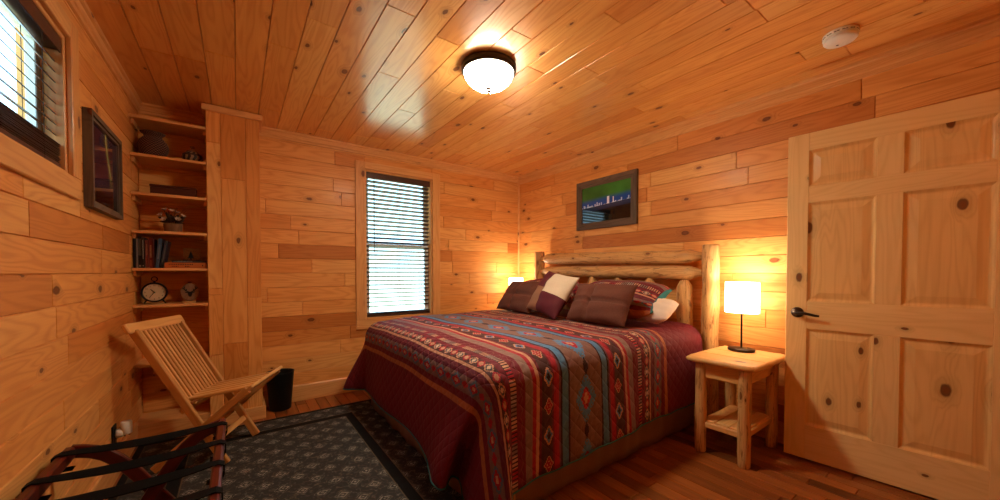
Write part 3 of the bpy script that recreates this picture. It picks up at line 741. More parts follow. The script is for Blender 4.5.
t = NT('bulb_glass'); em = t.n('ShaderNodeEmission'); t.set(em.inputs[0], t.mix(t.noise(t.n('ShaderNodeTexCoord').outputs['Object'], 8), (1, .80, .52), (1, .84, .58))); em.inputs[1].default_value = 20.; t.L.new(em.outputs[0], t.out.inputs[0]); BULB = t.m
LAMP_W = 8.5
def make_lamp(loc, label, hs=0.):
    t = thing('table_lamp', loc, label, 'lamp', 'bedside table lamps'); L = Vector(loc)
    m = MB(); m.lathe([(0, 0), (.076, 0), (.080, .004), (.080, .014), (.074, .019), (.012, .022), (0, .022)], L, None, 40, sy=1.05, sx=.85); obj('base', m, BRONZE, t)
    m = MB(); m.lathe([(0, .018), (.006, .02), (.006, .30), (.010, .302), (.010, .325), (.004, .33), (.004, .345), (0, .347)], L, None, 14); 
    for k in range(3):
        a = k * 2.094; m.tube([L + Vector((0, 0, .30)), L + Vector((.085 * math.cos(a) * .72, .085 * math.sin(a), .29))], .0015, 5)
    obj('pole', m, BRONZE, t)
    m = MB(); z0, z1 = .268, .480
    m.lathe([(.106, z0), (.104, z1), (.1015, z1), (.1035, z0), (.106, z0)], L, None, 56, sx=.74); obj('lamp_shade', m, SHADE, t)
    m = MB(); m.lathe([(0, .335), (.010, .337), (.013, .345), (.022, .37), (.025, .39), (.018, .41), (0, .418)], L, None, 20); obj('bulb', m, BULB, t)
    return t
def point(loc, watts, rad, colr, name):
    l = bpy.data.lights.new(name, 'POINT'); l.energy = watts; l.shadow_soft_size = rad; l.color = colr
    o = bpy.data.objects.new(name, l); COL.objects.link(o); o.location = loc; return o
la = make_lamp((-.185, -2.718, .632), 'white shaded table lamp lit on the nightstand beside the door')
lb = make_lamp((-.235, -.235, .632), 'white shaded table lamp lit in the far corner behind the bed')
WARM = (1., .90, .73)
for q in (la, lb):
    o = point((0, 0, .455), LAMP_W, .035, WARM, 'lamp_glow'); o.parent = q

# ceiling light
cl = thing('ceiling_light', (-1.785, -1.92, H), 'round flush ceiling light with bronze rim and white glass bowl, lit', 'ceiling light')
CLo = Vector((-1.785, -1.92, H))
m = MB(); m.lathe([(0, 0), (.158, 0), (.167, -.004), (.169, -.012), (.166, -.018), (.167, -.026), (.164, -.036), (.158, -.042), (.153, -.042), (.150, -.036), (0, -.030)], CLo, None, 56); obj('rim', m, BRONZE, cl)
t = NT('lit_glass_bowl'); em = t.n('ShaderNodeEmission'); lw = t.n('ShaderNodeTexCoord'); 
t.set(em.inputs[0], t.mix(t.noise(lw.outputs['Object'], 9.), (1, .86, .62), (1, .90, .70))); hz_ = t.n('ShaderNodeSeparateXYZ'); t.L.new(lw.outputs['Object'], hz_.inputs[0]); mr_ = t.n('ShaderNodeMapRange', interpolation_type='SMOOTHSTEP'); t.L.new(hz_.outputs[2], mr_.inputs[0]); mr_.inputs[1].default_value = -.045; mr_.inputs[2].default_value = -.125; mr_.inputs[3].default_value = 16.; mr_.inputs[4].default_value = 135.; t.L.new(mr_.outputs[0], em.inputs[1]); t.L.new(em.outputs[0], t.out.inputs[0]); BOWL = t.m
m = MB(); pr_ = [(.152 * math.cos(a) ** .8, -.036 - .098 * math.sin(a) ** 1.15) for a in [i / 14 * PI / 2 * .999 for i in range(15)]]
m.lathe(pr_ + [(0, -.134)], CLo, None, 48); obj('glass_bowl', m, BOWL, cl)
m = MB(); m.lathe([(0, -.128), (.018, -.130), (.019, -.136), (.011, -.140), (.010, -.144), (.013, -.150), (.009, -.158), (0, -.161)], CLo, None, 20); obj('finial', m, BRONZE, cl)
# smoke detector
so = Vector((-.455, -3.262, H)); sd = thing('smoke_detector', so, 'round white smoke detector on the ceiling near the door', 'smoke detector')
m = MB(); m.lathe([(0, 0), (.072, 0), (.073, -.006), (.071, -.020), (0, -.020)], so, None, 40); obj('base', m, WHITE, sd)
m = MB(); m.lathe([(.058, -.018), (.060, -.022), (.068, -.026), (.069, -.034), (.062, -.042), (.02, -.046), (0, -.046)], so, None, 40); obj('cover', m, WHITE, sd)
for k in range(14):
    a = k / 14 * 2 * PI; m = MB(); m.box(so + Vector((.0705 * math.cos(a), .0705 * math.sin(a), -.013)), (.003, .022, .004), rot('Z', a), 1, 0); obj('vent_slot', m, SLOT, sd)
m = MB(); m.lathe([(0, -.0465), (.006, -.0465), (.006, -.044)], so + Vector((.02, .015, 0)), None, 10)
obj('test_button', m, SLOT, sd)

# ------------------------------------------------------------------ pictures
def picture(name, P, Wd, Hd, ud, n, fw, depth, art, label):
    """P lower-left corner on the wall seen from the room, ud right, n out"""
    P, ud, n = Vector(P), Vector(ud), Vector(n); up = Vector(Z); R = Matrix((ud, up, n)).transposed()
    t = thing(name, P + ud * Wd / 2, label, 'picture', 'framed pictures on the walls')
    def b(m, u0, u1, v0, v1, z0, z1, g=None, bev=.003): m.box(P + ud * (u0 + u1) / 2 + up * (v0 + v1) / 2 + n * (z0 + z1) / 2, (u1 - u0, v1 - v0, z1 - z0), R, g, bev)
    m = MB(); bb = [random.random() for _ in range(4)]
    for (o0, o1, z0, z1) in ((0, fw * .62, .001, depth), (fw * .62, fw, .001, depth * .72)):
        q = [(o0, o0), (Wd - o0, o0), (Wd - o0, Hd - o0), (o0, Hd - o0)]; i_ = [(o1, o1), (Wd - o1, o1), (Wd - o1, Hd - o1), (o1, Hd - o1)]
        for k in range(4):
            l = (k + 1) % 4; A = [q[k], q[l], i_[l], i_[k]]
            U = [((a[0], a[1]) if k % 2 == 0 else (a[1], a[0])) for a in A]
            m.face([P + ud * a[0] + up * a[1] + n * z1 for a in A], U, bb[k])
            m.face([P + ud * q[k][0] + up * q[k][1] + n * z0, P + ud * q[l][0] + up * q[l][1] + n * z0, P + ud * q[l][0] + up * q[l][1] + n * z1, P + ud * q[k][0] + up * q[k][1] + n * z1], [(0, 0), (Wd, 0), (Wd, .03), (0, .03)], bb[k])
            m.face([P + ud * i_[l][0] + up * i_[l][1] + n * z0, P + ud * i_[k][0] + up * i_[k][1] + n * z0, P + ud * i_[k][0] + up * i_[k][1] + n * z1, P + ud * i_[l][0] + up * i_[l][1] + n * z1], [(0, 0), (Wd, 0), (Wd, .03), (0, .03)], bb[k])
    obj('frame', m, GREYWOOD, t)
    m = MB(); o = fw * .9; A = [(o, o), (Wd - o, o), (Wd - o, Hd - o), (o, Hd - o)]
    m.face([P + ud * a[0] + up * a[1] + n * depth * .45 for a in A], [(0, 0), (1, 0), (1, 1), (0, 1)])
    m.face([P + ud * a[0] + up * a[1] + n * .001 for a in A][::-1], [(0, 0)] * 4)
    obj('print', m, art, t)
    return t
# green aurora over a lit harbour town
t = NT('aurora_print'); u, v = t.uv()
n1 = t.noise(t.comb(t.math('MULTIPLY', u, 3), t.math('MULTIPLY', v, 2.2)), 1., 3.)
sky = t.mix(t.math('ADD', t.math('MULTIPLY', n1, .9), t.math('MULTIPLY', t.math('SUBTRACT', u, .5), .25), clamp=True), (.008, .055, .018), (.065, .31, .045))
lineb = t.math('MULTIPLY_ADD', u, .07, .42)
dv = t.math('SUBTRACT', v, lineb)
sky = t.mix(t.sstep(dv, .26, .10), sky, (.012, .07, .34))
pk = t.math('MULTIPLY', t.math('FLOOR', t.math('MULTIPLY', u, 46)), 1.)
wn = t.n('ShaderNodeTexWhiteNoise', noise_dimensions='1D'); t.set(wn.inputs['W'], pk)
sk_ = t.math('LESS_THAN', dv, t.math('MULTIPLY', t.math('POWER', wn.outputs[0], 2.5), .11)); sk_ = t.math('MULTIPLY', sk_, t.math('GREATER_THAN', dv, 0.))
c = t.mix(sk_, sky, (.50, .62, .85))
tower = t.math('MULTIPLY', t.math('LESS_THAN', t.math('ABSOLUTE', t.math('SUBTRACT', u, .56)), .022), t.math('MULTIPLY', t.math('GREATER_THAN', dv, 0), t.math('LESS_THAN', dv, .19)))
tower2 = t.math('MULTIPLY', t.math('LESS_THAN', t.math('ABSOLUTE', t.math('SUBTRACT', u, .66)), .010), t.math('MULTIPLY', t.math('GREATER_THAN', dv, 0), t.math('LESS_THAN', dv, .15)))
c = t.mix(t.math('ADD', tower, tower2, clamp=True), c, (.75, .85, .95))
wat = t.mix(t.sstep(dv, -.18, -.02), (.006, .006, .006), (.02, .035, .10))
c = t.mix(t.math('LESS_THAN', dv, 0.), c, wat)
t.bsdf(c, .04, spec=.7); AURORA = t.m
picture('framed_picture', (0, -1.042, 1.637), .738, .510, NY, NX, .068, .030, AURORA, 'grey wood framed picture of green aurora over a harbour above the headboard')
t = NT('night_print'); u, v = t.uv()
n1 = t.noise(t.comb(t.math('MULTIPLY', u, 3), t.math('MULTIPLY', v, 3)), 1., 3.)
c = t.mix(n1, (.014, .008, .014), (.085, .04, .075))
cx_ = t.math('MULTIPLY_ADD', t.math('SINE', t.math('MULTIPLY', v, 5.)), .09, .66)
st_ = t.math('MULTIPLY', t.sstep(t.math('ABSOLUTE', t.math('SUBTRACT', u, cx_)), .10, .0), t.sstep(v, .20, .5))
c = t.mix(t.math('MULTIPLY', st_, .8), c, (.36, .36, .12))
hill = t.math('LESS_THAN', v, t.math('MULTIPLY_ADD', t.noise(t.comb(t.math('MULTIPLY', u, 5), 0.), 1., 3.), .30, .05))
c = t.mix(hill, c, (.010, .006, .006)); t.bsdf(c, .05, spec=.7); NIGHT = t.m
picture('framed_picture', (-W, -1.212, 1.498), .560, .470, Y, X, .036, .034, NIGHT, 'dark framed night sky picture on the left wall beside the shelves')

# plug and outlet
po = Vector((-W, -.806, .24)); m = MB(); m.box(po + Vector((.005, 0, 0)), (.007, .074, .128), None, 2, .003)
for z in (-.03, .03): m.box(po + Vector((.008, 0, z)), (.006, .030, .034), None, 2, .003)
ow = obj('outlet', m, BLACK, loc=tuple(po), label='black outlet plate low on the left wall', cat='outlet')
pg = thing('plug_in_freshener', po + Vector((.012, 0, .03)), 'white plug-in air freshener in the black outlet on the left wall', 'air freshener')
m = MB(); m.lathe([(0, .0), (.021, .0), (.026, .008), (.026, .03), (.020, .040), (.012, .046), (0, .046)], po + Vector((.0115, 0, .014)), frame((1, 0, 0)), 24); obj('plug', m, WHITE, pg)
m = MB(); pc = po + Vector((.055, 0, .036)); m.lathe([(0, -.032), (.022, -.032), (.025, -.029), (.025, .036), (.022, .040), (.010, .041), (0, .038)], pc, None, 28); obj('warmer', m, WHITE, pg)
m = MB()
for k in range(3): m.lathe([(0, -.042), (.004, -.042), (.005, -.03)], pc + Vector((.012 * math.cos(k * 2.1), .012 * math.sin(k * 2.1), 0)), None, 8)
obj('refill', m, SLOT, pg)

# ------------------------------------------------------------------ rug
t = NT('oriental_rug'); u, v = t.uv()       # metres from the rug's corner; size set below
RX0, RX1, RY0, RY1 = -3.60, -2.06, -3.25, -.385
rw, rl = RX1 - RX0, RY1 - RY0
ed = t.math('MINIMUM', t.math('MINIMUM', u, t.math('SUBTRACT', rw, u)), t.math('MINIMUM', v, t.math('SUBTRACT', rl, v)))
def cellm(per, ox, oy):
    a = t.math('SUBTRACT', t.math('FRACT', t.math('ADD', t.math('DIVIDE', u, per), ox)), .5); b = t.math('SUBTRACT', t.math('FRACT', t.math('ADD', t.math('DIVIDE', v, per), oy)), .5)
    return a, b
wobn = t.noise(t.comb(t.math('MULTIPLY', u, 22), t.math('MULTIPLY', v, 22)), 1., 3.)
fl = None
for ox, oy in ((0, 0), (.5, .5)):
    a, b = cellm(.165, ox, oy)
    dist = t.math('ADD', t.math('ABSOLUTE', a), t.math('ABSOLUTE', b)); dist = t.math('ADD', dist, t.math('MULTIPLY', t.math('SUBTRACT', wobn, .5), .16))
    rg = t.math('MULTIPLY_ADD', t.math('SINE', t.math('MULTIPLY', dist, 52.)), .5, .5); rg = t.math('MULTIPLY', t.sstep(rg, .45, .75), t.math('LESS_THAN', dist, .26))
    fl = rg if fl is None else t.math('MAXIMUM', fl, rg)
n2 = t.noise(t.comb(t.math('MULTIPLY', u, 46), t.math('MULTIPLY', v, 46)), 1., 4., .7)
fl = t.math('MULTIPLY', fl, t.sstep(n2, .3, .6))
spk = t.sstep(n2, .54, .70)
c = t.mix(spk, (.042, .040, .037), (.140, .130, .118)); c = t.mix(t.math('MULTIPLY', fl, .8), c, (.40, .36, .30))
vine = t.noise(t.comb(t.math('MULTIPLY', u, 9), t.math('MULTIPLY', v, 9)), 1., 2.)
vl = t.sstep(t.math('ABSOLUTE', t.math('SUBTRACT', t.math('FRACT', t.math('MULTIPLY', vine, 7)), .5)), .07, .02)
c = t.mix(t.math('MULTIPLY', vl, .25), c, (.28, .20, .13))
for e0, e1, cc in ((.225, .285, (.010, .009, .009)), (.218, .224, (.11, .075, .045)), (.286, .292, (.11, .075, .045)), (.0, .035, (.012, .011, .011)), (.036, .042, (.09, .065, .04))):
    inn = t.math('MULTIPLY', t.math('GREATER_THAN', ed, e0), t.math('LESS_THAN', ed, e1)); c = t.mix(inn, c, cc)
pile = t.noise(t.comb(t.math('MULTIPLY', u, 320), t.math('MULTIPLY', v, 320)), 1., 2.)
t.bsdf(t.mix(t.math('MULTIPLY', pile, .5), c, t.mix(.5, c, (0, 0, 0))), .95, t.bump(pile, .5, .004), spec=.1)
RUG = t.m
m = MB(); m.box(((RX0 + RX1) / 2, (RY0 + RY1) / 2, .0065), (rw, rl, .011), None, 1, .004)
m.uv = [[(m.v[i][0] - RX0, m.v[i][1] - RY0) for i in f] for f in m.f]
obj('area_rug', m, RUG, loc=((RX0 + RX1) / 2, (RY0 + RY1) / 2, 0), label='dark grey patterned area rug at the foot of the bed', cat='rug')
ZR = .012
# trash can
tc_ = Vector((-2.757, -.140, .0)); m = MB()
m.lathe([(0, .004), (.080, 0), (.088, .006), (.114, .310), (.118, .318), (.118, .326), (.112, .324), (.109, .31), (.084, .012), (0, .010)], tc_, None, 40, sx=.92, sy=.85)
obj('trash_can', m, BLACK, loc=tuple(tc_), label='black plastic waste bin on the floor beside the pine column', cat='waste bin')

# ------------------------------------------------------------------ folding chair
B0 = Vector((-3.115, -1.046, ZR)); wv_ = Vector((.408, .913, 0)).normalized(); fv = Vector((.913, -.408, 0)).normalized(); CWd = .414
def CP(a, w, z): return B0 + fv * a + wv_ * w + Vector((0, 0, z))
ch = thing('folding_chair', CP(-.1, CWd / 2, 0), 'wooden slatted folding chair in front of the corner shelves', 'chair')
bk0, bk1 = (0.0, .012), (-.470, .842)             # back stile line in (a,z)
bdir = Vector((bk1[0] - bk0[0], 0, bk1[1] - bk0[1])).normalized()
bup = fv * bdir.z * 1 + Vector((0, 0, -bdir.x))    # normal of back plane
def bl(t): return (lerp(bk0[0], bk1[0], t), lerp(bk0[1], bk1[1], t))
for w in (.006, CWd - .006):
    m = MB(); a0, z0 = bl(0); a1, z1 = bl(.985); m.bar(CP(a0, w, z0), CP(a1, w, z1), .024, .046, bup, .004); obj('back_stile', m, CHAIR_W, ch)
m = MB(); a1, z1 = bl(1.0); m.bar(CP(a1, -.045, z1 + .005), CP(a1, CWd + .03, z1 + .005), .060, .026, bup, .006); obj('top_rail', m, CHAIR_W, ch)
m = MB(); a1, z1 = bl(.44); m.bar(CP(a1 - .02, 0, z1 - .03), CP(a1 - .02, CWd, z1 - .03), .03, .02, bup, .003); obj('cross_rail', m, CHAIR_W, ch)
NS = 11
for k in range(NS):
    w = .045 + (CWd - .09) * k / (NS - 1); a0, z0 = bl(.44); a1, z1 = bl(.985)
    m = MB(); m.bar(CP(a0, w, z0), CP(a1, w, z1), .015, .020, bup, .003); obj('back_slat', m, CHAIR_W, ch)
se0, se1 = (-.205, .405), (.150, .462)            # seat line
sup = fv * (-(se1[1] - se0[1])) + Vector((0, 0, 1)) * (se1[0] - se0[0]); sup.normalize()
for k in range(6):
    w = .030 + (CWd - .06) * (k + .5) / 6
    m = MB(); m.bar(CP(se0[0] - .03, w, se0[1] - .005), CP(se1[0] - .012, w, se1[1] - .002), .036, .020, sup, .005); obj('seat_slat', m, CHAIR_W, ch)
m = MB(); m.bar(CP(se0[0] + .02, .030, se0[1] - .022), CP(se0[0] + .02, CWd - .03, se0[1] - .022), .03, .018, sup, .003); obj('seat_rail', m, CHAIR_W, ch)
ra0, ra1 = (-.360, .010), (.135, .462)
rup = (fv * -(ra1[1] - ra0[1]) + Vector((0, 0, 1)) * (ra1[0] - ra0[0])).normalized()
for w in (-.022, CWd + .022):
    m = MB(); m.bar(CP(*[ra0[0], w, ra0[1] + .01]), CP(ra1[0], w, ra1[1]), .022, .044, rup, .004); obj('seat_leg', m, CHAIR_W, ch)
m = MB(); m.bar(CP(ra1[0] + .010, -.033, ra1[1] + .008), CP(ra1[0] + .010, CWd + .033, ra1[1] + .008), .040, .020, rup, .004); obj('front_rail', m, CHAIR_W, ch)
m = MB(); a1, z1 = bl(.155); m.bar(CP(a1, 0, z1), CP(a1, CWd, z1), .034, .018, bup, .003); obj('stretcher', m, CHAIR_W, ch)
m = MB(); t_ = .12; m.bar(CP(lerp(ra0[0], ra1[0], t_), -.02, lerp(ra0[1], ra1[1], t_)), CP(lerp(ra0[0], ra1[0], t_), CWd + .02, lerp(ra0[1], ra1[1], t_)), .034, .018, rup, .003); obj('stretcher', m, CHAIR_W, ch)

# ------------------------------------------------------------------ luggage rack
RXr, RXl, RZ, RYf, RYn = -3.112, -3.582, .478, -1.685, -2.48
lr = thing('luggage_rack', ((RXr + RXl) / 2, (RYf + RYn) / 2, ZR), 'dark red wooden luggage rack with black straps by the left wall', 'luggage rack')
for sgn, xa, xb in ((1, RXr, RXl + .03), (-1, RXl, RXr - .03)):
    m = MB(); m.bar((xa, RYf + .025, RZ), (xa, RYn - .025, RZ), .030, .050, (0, 0, 1), .008); obj('rail', m, MAHOG, lr)
    for y in (RYf - .0 if sgn > 0 else RYf + .028, RYn):
        m = MB(); pts = []
        for i in range(15):
            s = i / 14; x = lerp(xa, xb, s); z = lerp(RZ + .004, ZR + .030, s); 
            bow = math.sin(s * PI) ; zc = z + .055 * math.sin(s * PI * 2) * .9 + .012 * bow
            pts.append(Vector((x, y, max(zc, ZR + .030))))
        L_ = []; half = .024
        for i, p in enumerate(pts):
            tn = (pts[min(i + 1, 14)] - pts[max(i - 1, 0)]).normalized(); nn = Vector((-tn.z, 0, tn.x))
            L_.append((p - nn * half, p + nn * half))
        P = []; UV = []; l = 0
        for i, (a, c) in enumerate(L_):
            if i: l += (pts[i] - pts[i - 1]).length
            P.append([a + Vector((0, -.011, 0)), c + Vector((0, -.011, 0)), c + Vector((0, .011, 0)), a + Vector((0, .011, 0))]); UV.append([(l, 0), (l, .05), (l, .07), (l, .12), (l, .14)])
        m.grid(P, UV, random.random(), 0, False, False, True)
        for e in (P[0], P[-1][::-1]): m.face(e, [(0, 0), (0, .05), (.02, .05), (.02, 0)], .3)
        ob = obj('leg', m, MAHOG, lr); ob.modifiers.new('bevel', 'BEVEL').width = .004
    m = MB(); m.bar((lerp(xa, xb, .9), RYf + .02, .075), (lerp(xa, xb, .9), RYn - .0, .075), .022, .035, (0, 0, 1), .005); obj('stretcher', m, MAHOG, lr)
for y in (-1.745, -1.965, -2.160, -2.36):
    m = MB(); pts = []
    for i in range(25):
        s = i / 24; x = lerp(RXl - .004, RXr + .004, s); sag = -.014 * math.sin(s * PI); pts.append((x, RZ + .030 + sag))
    wrap0 = [(RXl + .03, RZ - .032), (RXl - .012, RZ - .031), (RXl - .020, RZ - .01), (RXl - .020, RZ + .022)]
    wrap1 = [(RXr + .020, RZ + .022), (RXr + .020, RZ - .01), (RXr + .012, RZ - .031), (RXr - .03, RZ - .032)]
    pp = wrap0 + pts + wrap1; th = .0035; P = []
    for i, (x, z) in enumerate(pp):
        x0, z0 = pp[max(i - 1, 0)]; x1, z1 = pp[min(i + 1, len(pp) - 1)]; L2 = math.hypot(x1 - x0, z1 - z0); nx2, nz2 = -(z1 - z0) / L2 * th / 2, (x1 - x0) / L2 * th / 2
        tw = .5 * math.sin(min(1, max(0, (i - 4) / 24)) * PI); hw = .018; cy_, cz_ = hw * math.cos(tw), hw * math.sin(tw)
        P.append([(x - nx2, y - cy_, z - nz2 - cz_), (x + nx2, y - cy_, z + nz2 - cz_), (x + nx2, y + cy_, z + nz2 + cz_), (x - nx2, y + cy_, z - nz2 + cz_)])
    m.grid(P, None, 0, 0, False, False, True); obj('strap', m, STRAP, lr, label='black webbing strap')

# ------------------------------------------------------------------ shelf contents
def setz(k): return SH[k] + .0005
# woven pot
t = NT('woven_basket'); u, v = t.uv()
a = t.math('SINE', t.math('MULTIPLY', v, 2 * PI * 26 / .36)); b = t.math('SINE', t.math('MULTIPLY', u, 2 * PI / .017)); ck = t.math('MULTIPLY', a, b)
ns = t.noise(t.comb(t.math('MULTIPLY', u, 60), t.math('MULTIPLY', v, 60)), 1., 2.)
c = t.mix(t.sstep(ck, -.3, .5), (.022, .009, .007), (.27, .12, .075)); c = t.mix(t.math('MULTIPLY', ns, .5), c, (.03, .010, .008))
t.bsdf(c, .75, t.bump(ck, .6, .004)); WOVEN = t.m
p = Vector((-3.530, -.155, setz(1))); m = MB()
m.lathe([(0, 0), (.052, 0), (.070, .022), (.084, .062), (.086, .090), (.076, .122), (.056, .146), (.048, .156), (.052, .168), (.070, .184), (.066, .186), (.046, .168), (.042, .156), (.050, .142), (.070, .118), (.079, .088), (.062, .02), (0, .012)], p, None, 48)
obj('woven_vase', m, WOVEN, loc=tuple(p), label='dark woven round vase with flared neck on the second shelf', cat='vase')
t = NT('striped_pot'); u, v = t.uv(); a = t.math('SINE', t.math('ADD', t.math('MULTIPLY', v, 2 * PI * 11 / .36), t.math('MULTIPLY', t.math('SINE', t.math('MULTIPLY', u, 120.)), .9)))
c = t.mix(t.sstep(a, -.1, .1), (.030, .018, .015), (.30, .19, .10)); c = t.mix(t.math('LESS_THAN', t.math('ABSOLUTE', t.math('SUBTRACT', u, .108)), .006), c, (.05, .02, .015)); t.bsdf(c, .5); SPOT = t.m
p = Vector((-3.312, -.155, setz(1))); jar = thing('lidded_jar', p, 'small striped round jar with a knobbed lid on the second shelf', 'jar')
m = MB(); m.lathe([(0, 0), (.036, 0), (.052, .014), (.064, .040), (.058, .068), (.036, .086), (.030, .088), (0, .088)], p, None, 36); obj('body', m, SPOT, jar)
m = MB(); m.lathe([(.034, .086), (.035, .092), (.022, .104), (.010, .108), (.008, .114), (.014, .122), (.012, .132), (0, .135)], p, None, 24); obj('lid', m, PB3, jar)
p = Vector((-3.418, -.165, setz(2))); bxo = thing('keepsake_box', p, 'long dark brown wooden box on the third shelf', 'box')
m = MB(); m.box(p + Vector((0, 0, .028)), (.250, .105, .056), None, 0, .003); obj('body', m, DARKBOX, bxo)
m = MB(); m.box(p + Vector((0, 0, .066)), (.256, .111, .018), None, 0, .004); obj('lid', m, DARKBOX, bxo)
# flowers
random.seed(21)
PETAL = plain('cream_petal', (.50, .36, .24), .8, nscale=50, namt=.2); LEAFM = plain('dry_leaf', (.052, .030, .018), .8, nscale=50, namt=.3); TWIG = plain('twig', (.05, .028, .016), .8, nscale=60)
BARK = wood('birch_pot', (.25, .13, .06), (.12, .05, .025), [(0, (1, 1, 1)), (1, (1, 1, 1))], knots=.6, rough=.8, coat=0.)
p = Vector((-3.428, -.165, setz(3))); fa = thing('flower_arrangement', p, 'dried cream flowers in a small bark pot on the fourth shelf', 'flowers')
m = MB(); m.lathe([(0, 0), (.046, 0), (.052, .008), (.056, .062), (.052, .066), (.048, .05), (0, .045)], p, None, 28, .4, wob=logwob(2, .003)); obj('pot', m, BARK, fa)
FP = [(-.040, -.05, .085), (.030, -.055, .090), (-.002, -.03, .150), (-.042, -.005, .160), (.055, -.02, .118), (-.060, -.03, .118), (.022, .0, .145)]
for q in FP:
    m = MB(); c_ = p + Vector(q); d = (Vector(q) - Vector((0, .03, .03))).normalized(); R0 = frame(d)
    for k in range(6):
        Rk = R0 @ rot('Z', k * PI / 3) @ rot('Y', -.5)
        P = [[c_ + Rk @ Vector((.002 + .024 * i / 4, (.0085 * math.sin(PI * (i + .4) / 4.8)) * s, .006 * (i / 4) ** 2 + .002 * abs(s))) for s in (-1, -.5, 0, .5, 1)] for i in range(5)]
        m.grid(P)
    m.lathe([(0, 0), (.006, .002), (.004, .007), (0, .008)], c_, R0, 8, mi=1); obj('flower', m, [PETAL, PB3], fa)
for k in range(16):
    a = k * 2.4; ln = random.uniform(.05, .075); el = random.uniform(.15, 1.1); d = Vector((math.cos(a) * math.cos(el), math.sin(a) * math.cos(el) * .8 - .1, math.sin(el))); s0 = p + Vector((0, 0, .07)) + d * .02
    R0 = frame(d); m = MB(); P = [[s0 + R0 @ Vector((.013 * math.sin(PI * (i + .2) / 6.4) * s, .012 * (i / 6) ** 2 + .004 * abs(s), ln * i / 6)) for s in (-1, 0, 1)] for i in range(7)]
    m.grid(P); obj('leaf', m, LEAFM, fa)
m = MB()
for k in range(9):
    a = k * .7; d = Vector((math.cos(a) * .6, math.sin(a) * .3 - .1, 1)).normalized(); m.tube([p + Vector((0, 0, .05)), p + Vector((0, 0, .06)) + d * .07, p + Vector((.012, 0, .06)) + d * .135], [.0018, .0014, .0006], 5)
obj('twigs', m, TWIG, fa)
# books
def cover(name, c1, c2=None, bands=()):
    t = NT(name); u, v = t.uv(); n_ = t.noise(t.comb(t.math('MULTIPLY', u, 40), t.math('MULTIPLY', v, 40)), 1., 3.)
    c = t.mix(n_, c1, c2 or tuple(x * 1.3 for x in c1))
    for z0, z1, s0, s1, cc in bands:
        k = t.math('MULTIPLY', t.math('MULTIPLY', t.math('GREATER_THAN', v, z0), t.math('LESS_THAN', v, z1)), t.math('MULTIPLY', t.math('GREATER_THAN', u, s0), t.math('LESS_THAN', u, s1)))
        if s0 > .2: k = t.math('MULTIPLY', k, t.math('GREATER_THAN', t.math('FRACT', t.math('MULTIPLY', v, 24.)), .35))
        c = t.mix(k, c, cc)
    t.bsdf(c, .4, coat=.1); return t.m
PAGES = plain('book_pages', (.55, .45, .32), .9, nscale=150, namt=.15)
def book(name, o, th, hh, dp, ax, mat, label, group=None, flat=False):
    """upright: o = lower left front corner of the spine, ax = Matrix (cols: across, back, up)"""
    t = thing(name, o, label, 'book', group)
    def b(m, a0, a1, b0, b1, z0, z1, bev=.001): m.box(o + ax @ Vector(((a0 + a1) / 2, (b0 + b1) / 2, (z0 + z1) / 2)), (a1 - a0, b1 - b0, z1 - z0), ax, 2, bev, .5)
    m = MB(); c = .0022
    b(m, 0, c, 0, dp, 0, hh); b(m, th - c, th, 0, dp, 0, hh); b(m, 0, th, -.0008, c, 0, hh)
    inv = ax.transposed(); m.uv = [[((inv @ (Vector(m.v[i]) - o)).x / th, (inv @ (Vector(m.v[i]) - o)).z / hh) for i in f] for f in m.f]
    obj('cover', m, mat, t)
    m = MB(); b(m, c, th - c, c, dp - .004, .003, hh - .003, 0); obj('pages', m, PAGES, t)
    return t
wh = (.45, .42, .38)
BK = [('black hardback at the left end of the book row', .014, .204, cover('cover_black', (.010, .009, .010)), 0),
      ('thin pale grey book, second in the book row', .006, .204, cover('cover_pale', (.22, .18, .16)), 0),
      ('black book with a grey picture on its spine', .018, .218, cover('cover_picture', (.014, .013, .014), None, [(.40, .93, .1, .9, (.12, .11, .10)), (.03, .10, .25, .8, wh)]), 0),
      ('black book with white lettering down its spine', .016, .214, cover('cover_lettered', (.010, .009, .009), None, [(.3, .92, .38, .62, wh), (.05, .10, .3, .7, wh)]), 0),
      ('shorter brick red book in the book row', .018, .200, cover('cover_brick', (.14, .028, .018), None, [(.45, .85, .35, .65, (.35, .16, .08))]), 0),
      ('red book with pale lettering, left of the leaning books', .019, .216, cover('cover_red', (.17, .022, .018), None, [(.35, .75, .3, .75, (.50, .30, .16)), (.05, .25, .25, .75, (.35, .10, .05))]), 0),
      ('thin dark maroon book, right before the leaning books', .008, .210, cover('cover_maroon', (.06, .010, .012)), 0),
      ('blue book leaning to the right in the book row', .020, .212, cover('cover_blue', (.020, .045, .090), (.06, .10, .16), [(.3, .8, .3, .7, (.20, .22, .25))]), .10),
      ('dark navy book leaning at the right end of the book row', .018, .198, cover('cover_navy', (.014, .018, .030), (.03, .04, .06), [(.2, .85, .35, .65, (.14, .14, .14))]), .16)]
x = -3.631
for i, (lb_, th, hh, mt, tl) in enumerate(BK):
    R = rot('Y', tl); yo = -.238 + .006 * ((i * 7) % 3)
    if tl: x += .002
    book('book', Vector((x, yo, setz(4) + (th * math.sin(tl) if tl else 0))), th, hh, .15, R, mt, lb_, 'books on the fifth shelf'); x += th + .0012
FL = Matrix(((0, 0, 1), (0, 1, 0), (-1, 0, 0)))    # flat: across -> -z, up -> +x
FL = Matrix(((0, 0, 1), (0, 1, 0), (1, 0, 0)))
ob_ = book('book', Vector((-3.470, -.252, setz(4))), .040, .236, .17, FL, cover('cover_orange', (.42, .11, .025), (.46, .13, .03), [(.08, .68, .60, .78, (.05, .012, .008)), (.16, .32, .22, .40, (.05, .012, .008)), (.46, .58, .22, .40, (.05, .012, .008)), (.88, .93, .35, .6, (.05, .012, .008))]), 'thick orange book lying flat on the fifth shelf', 'books on the fifth shelf')
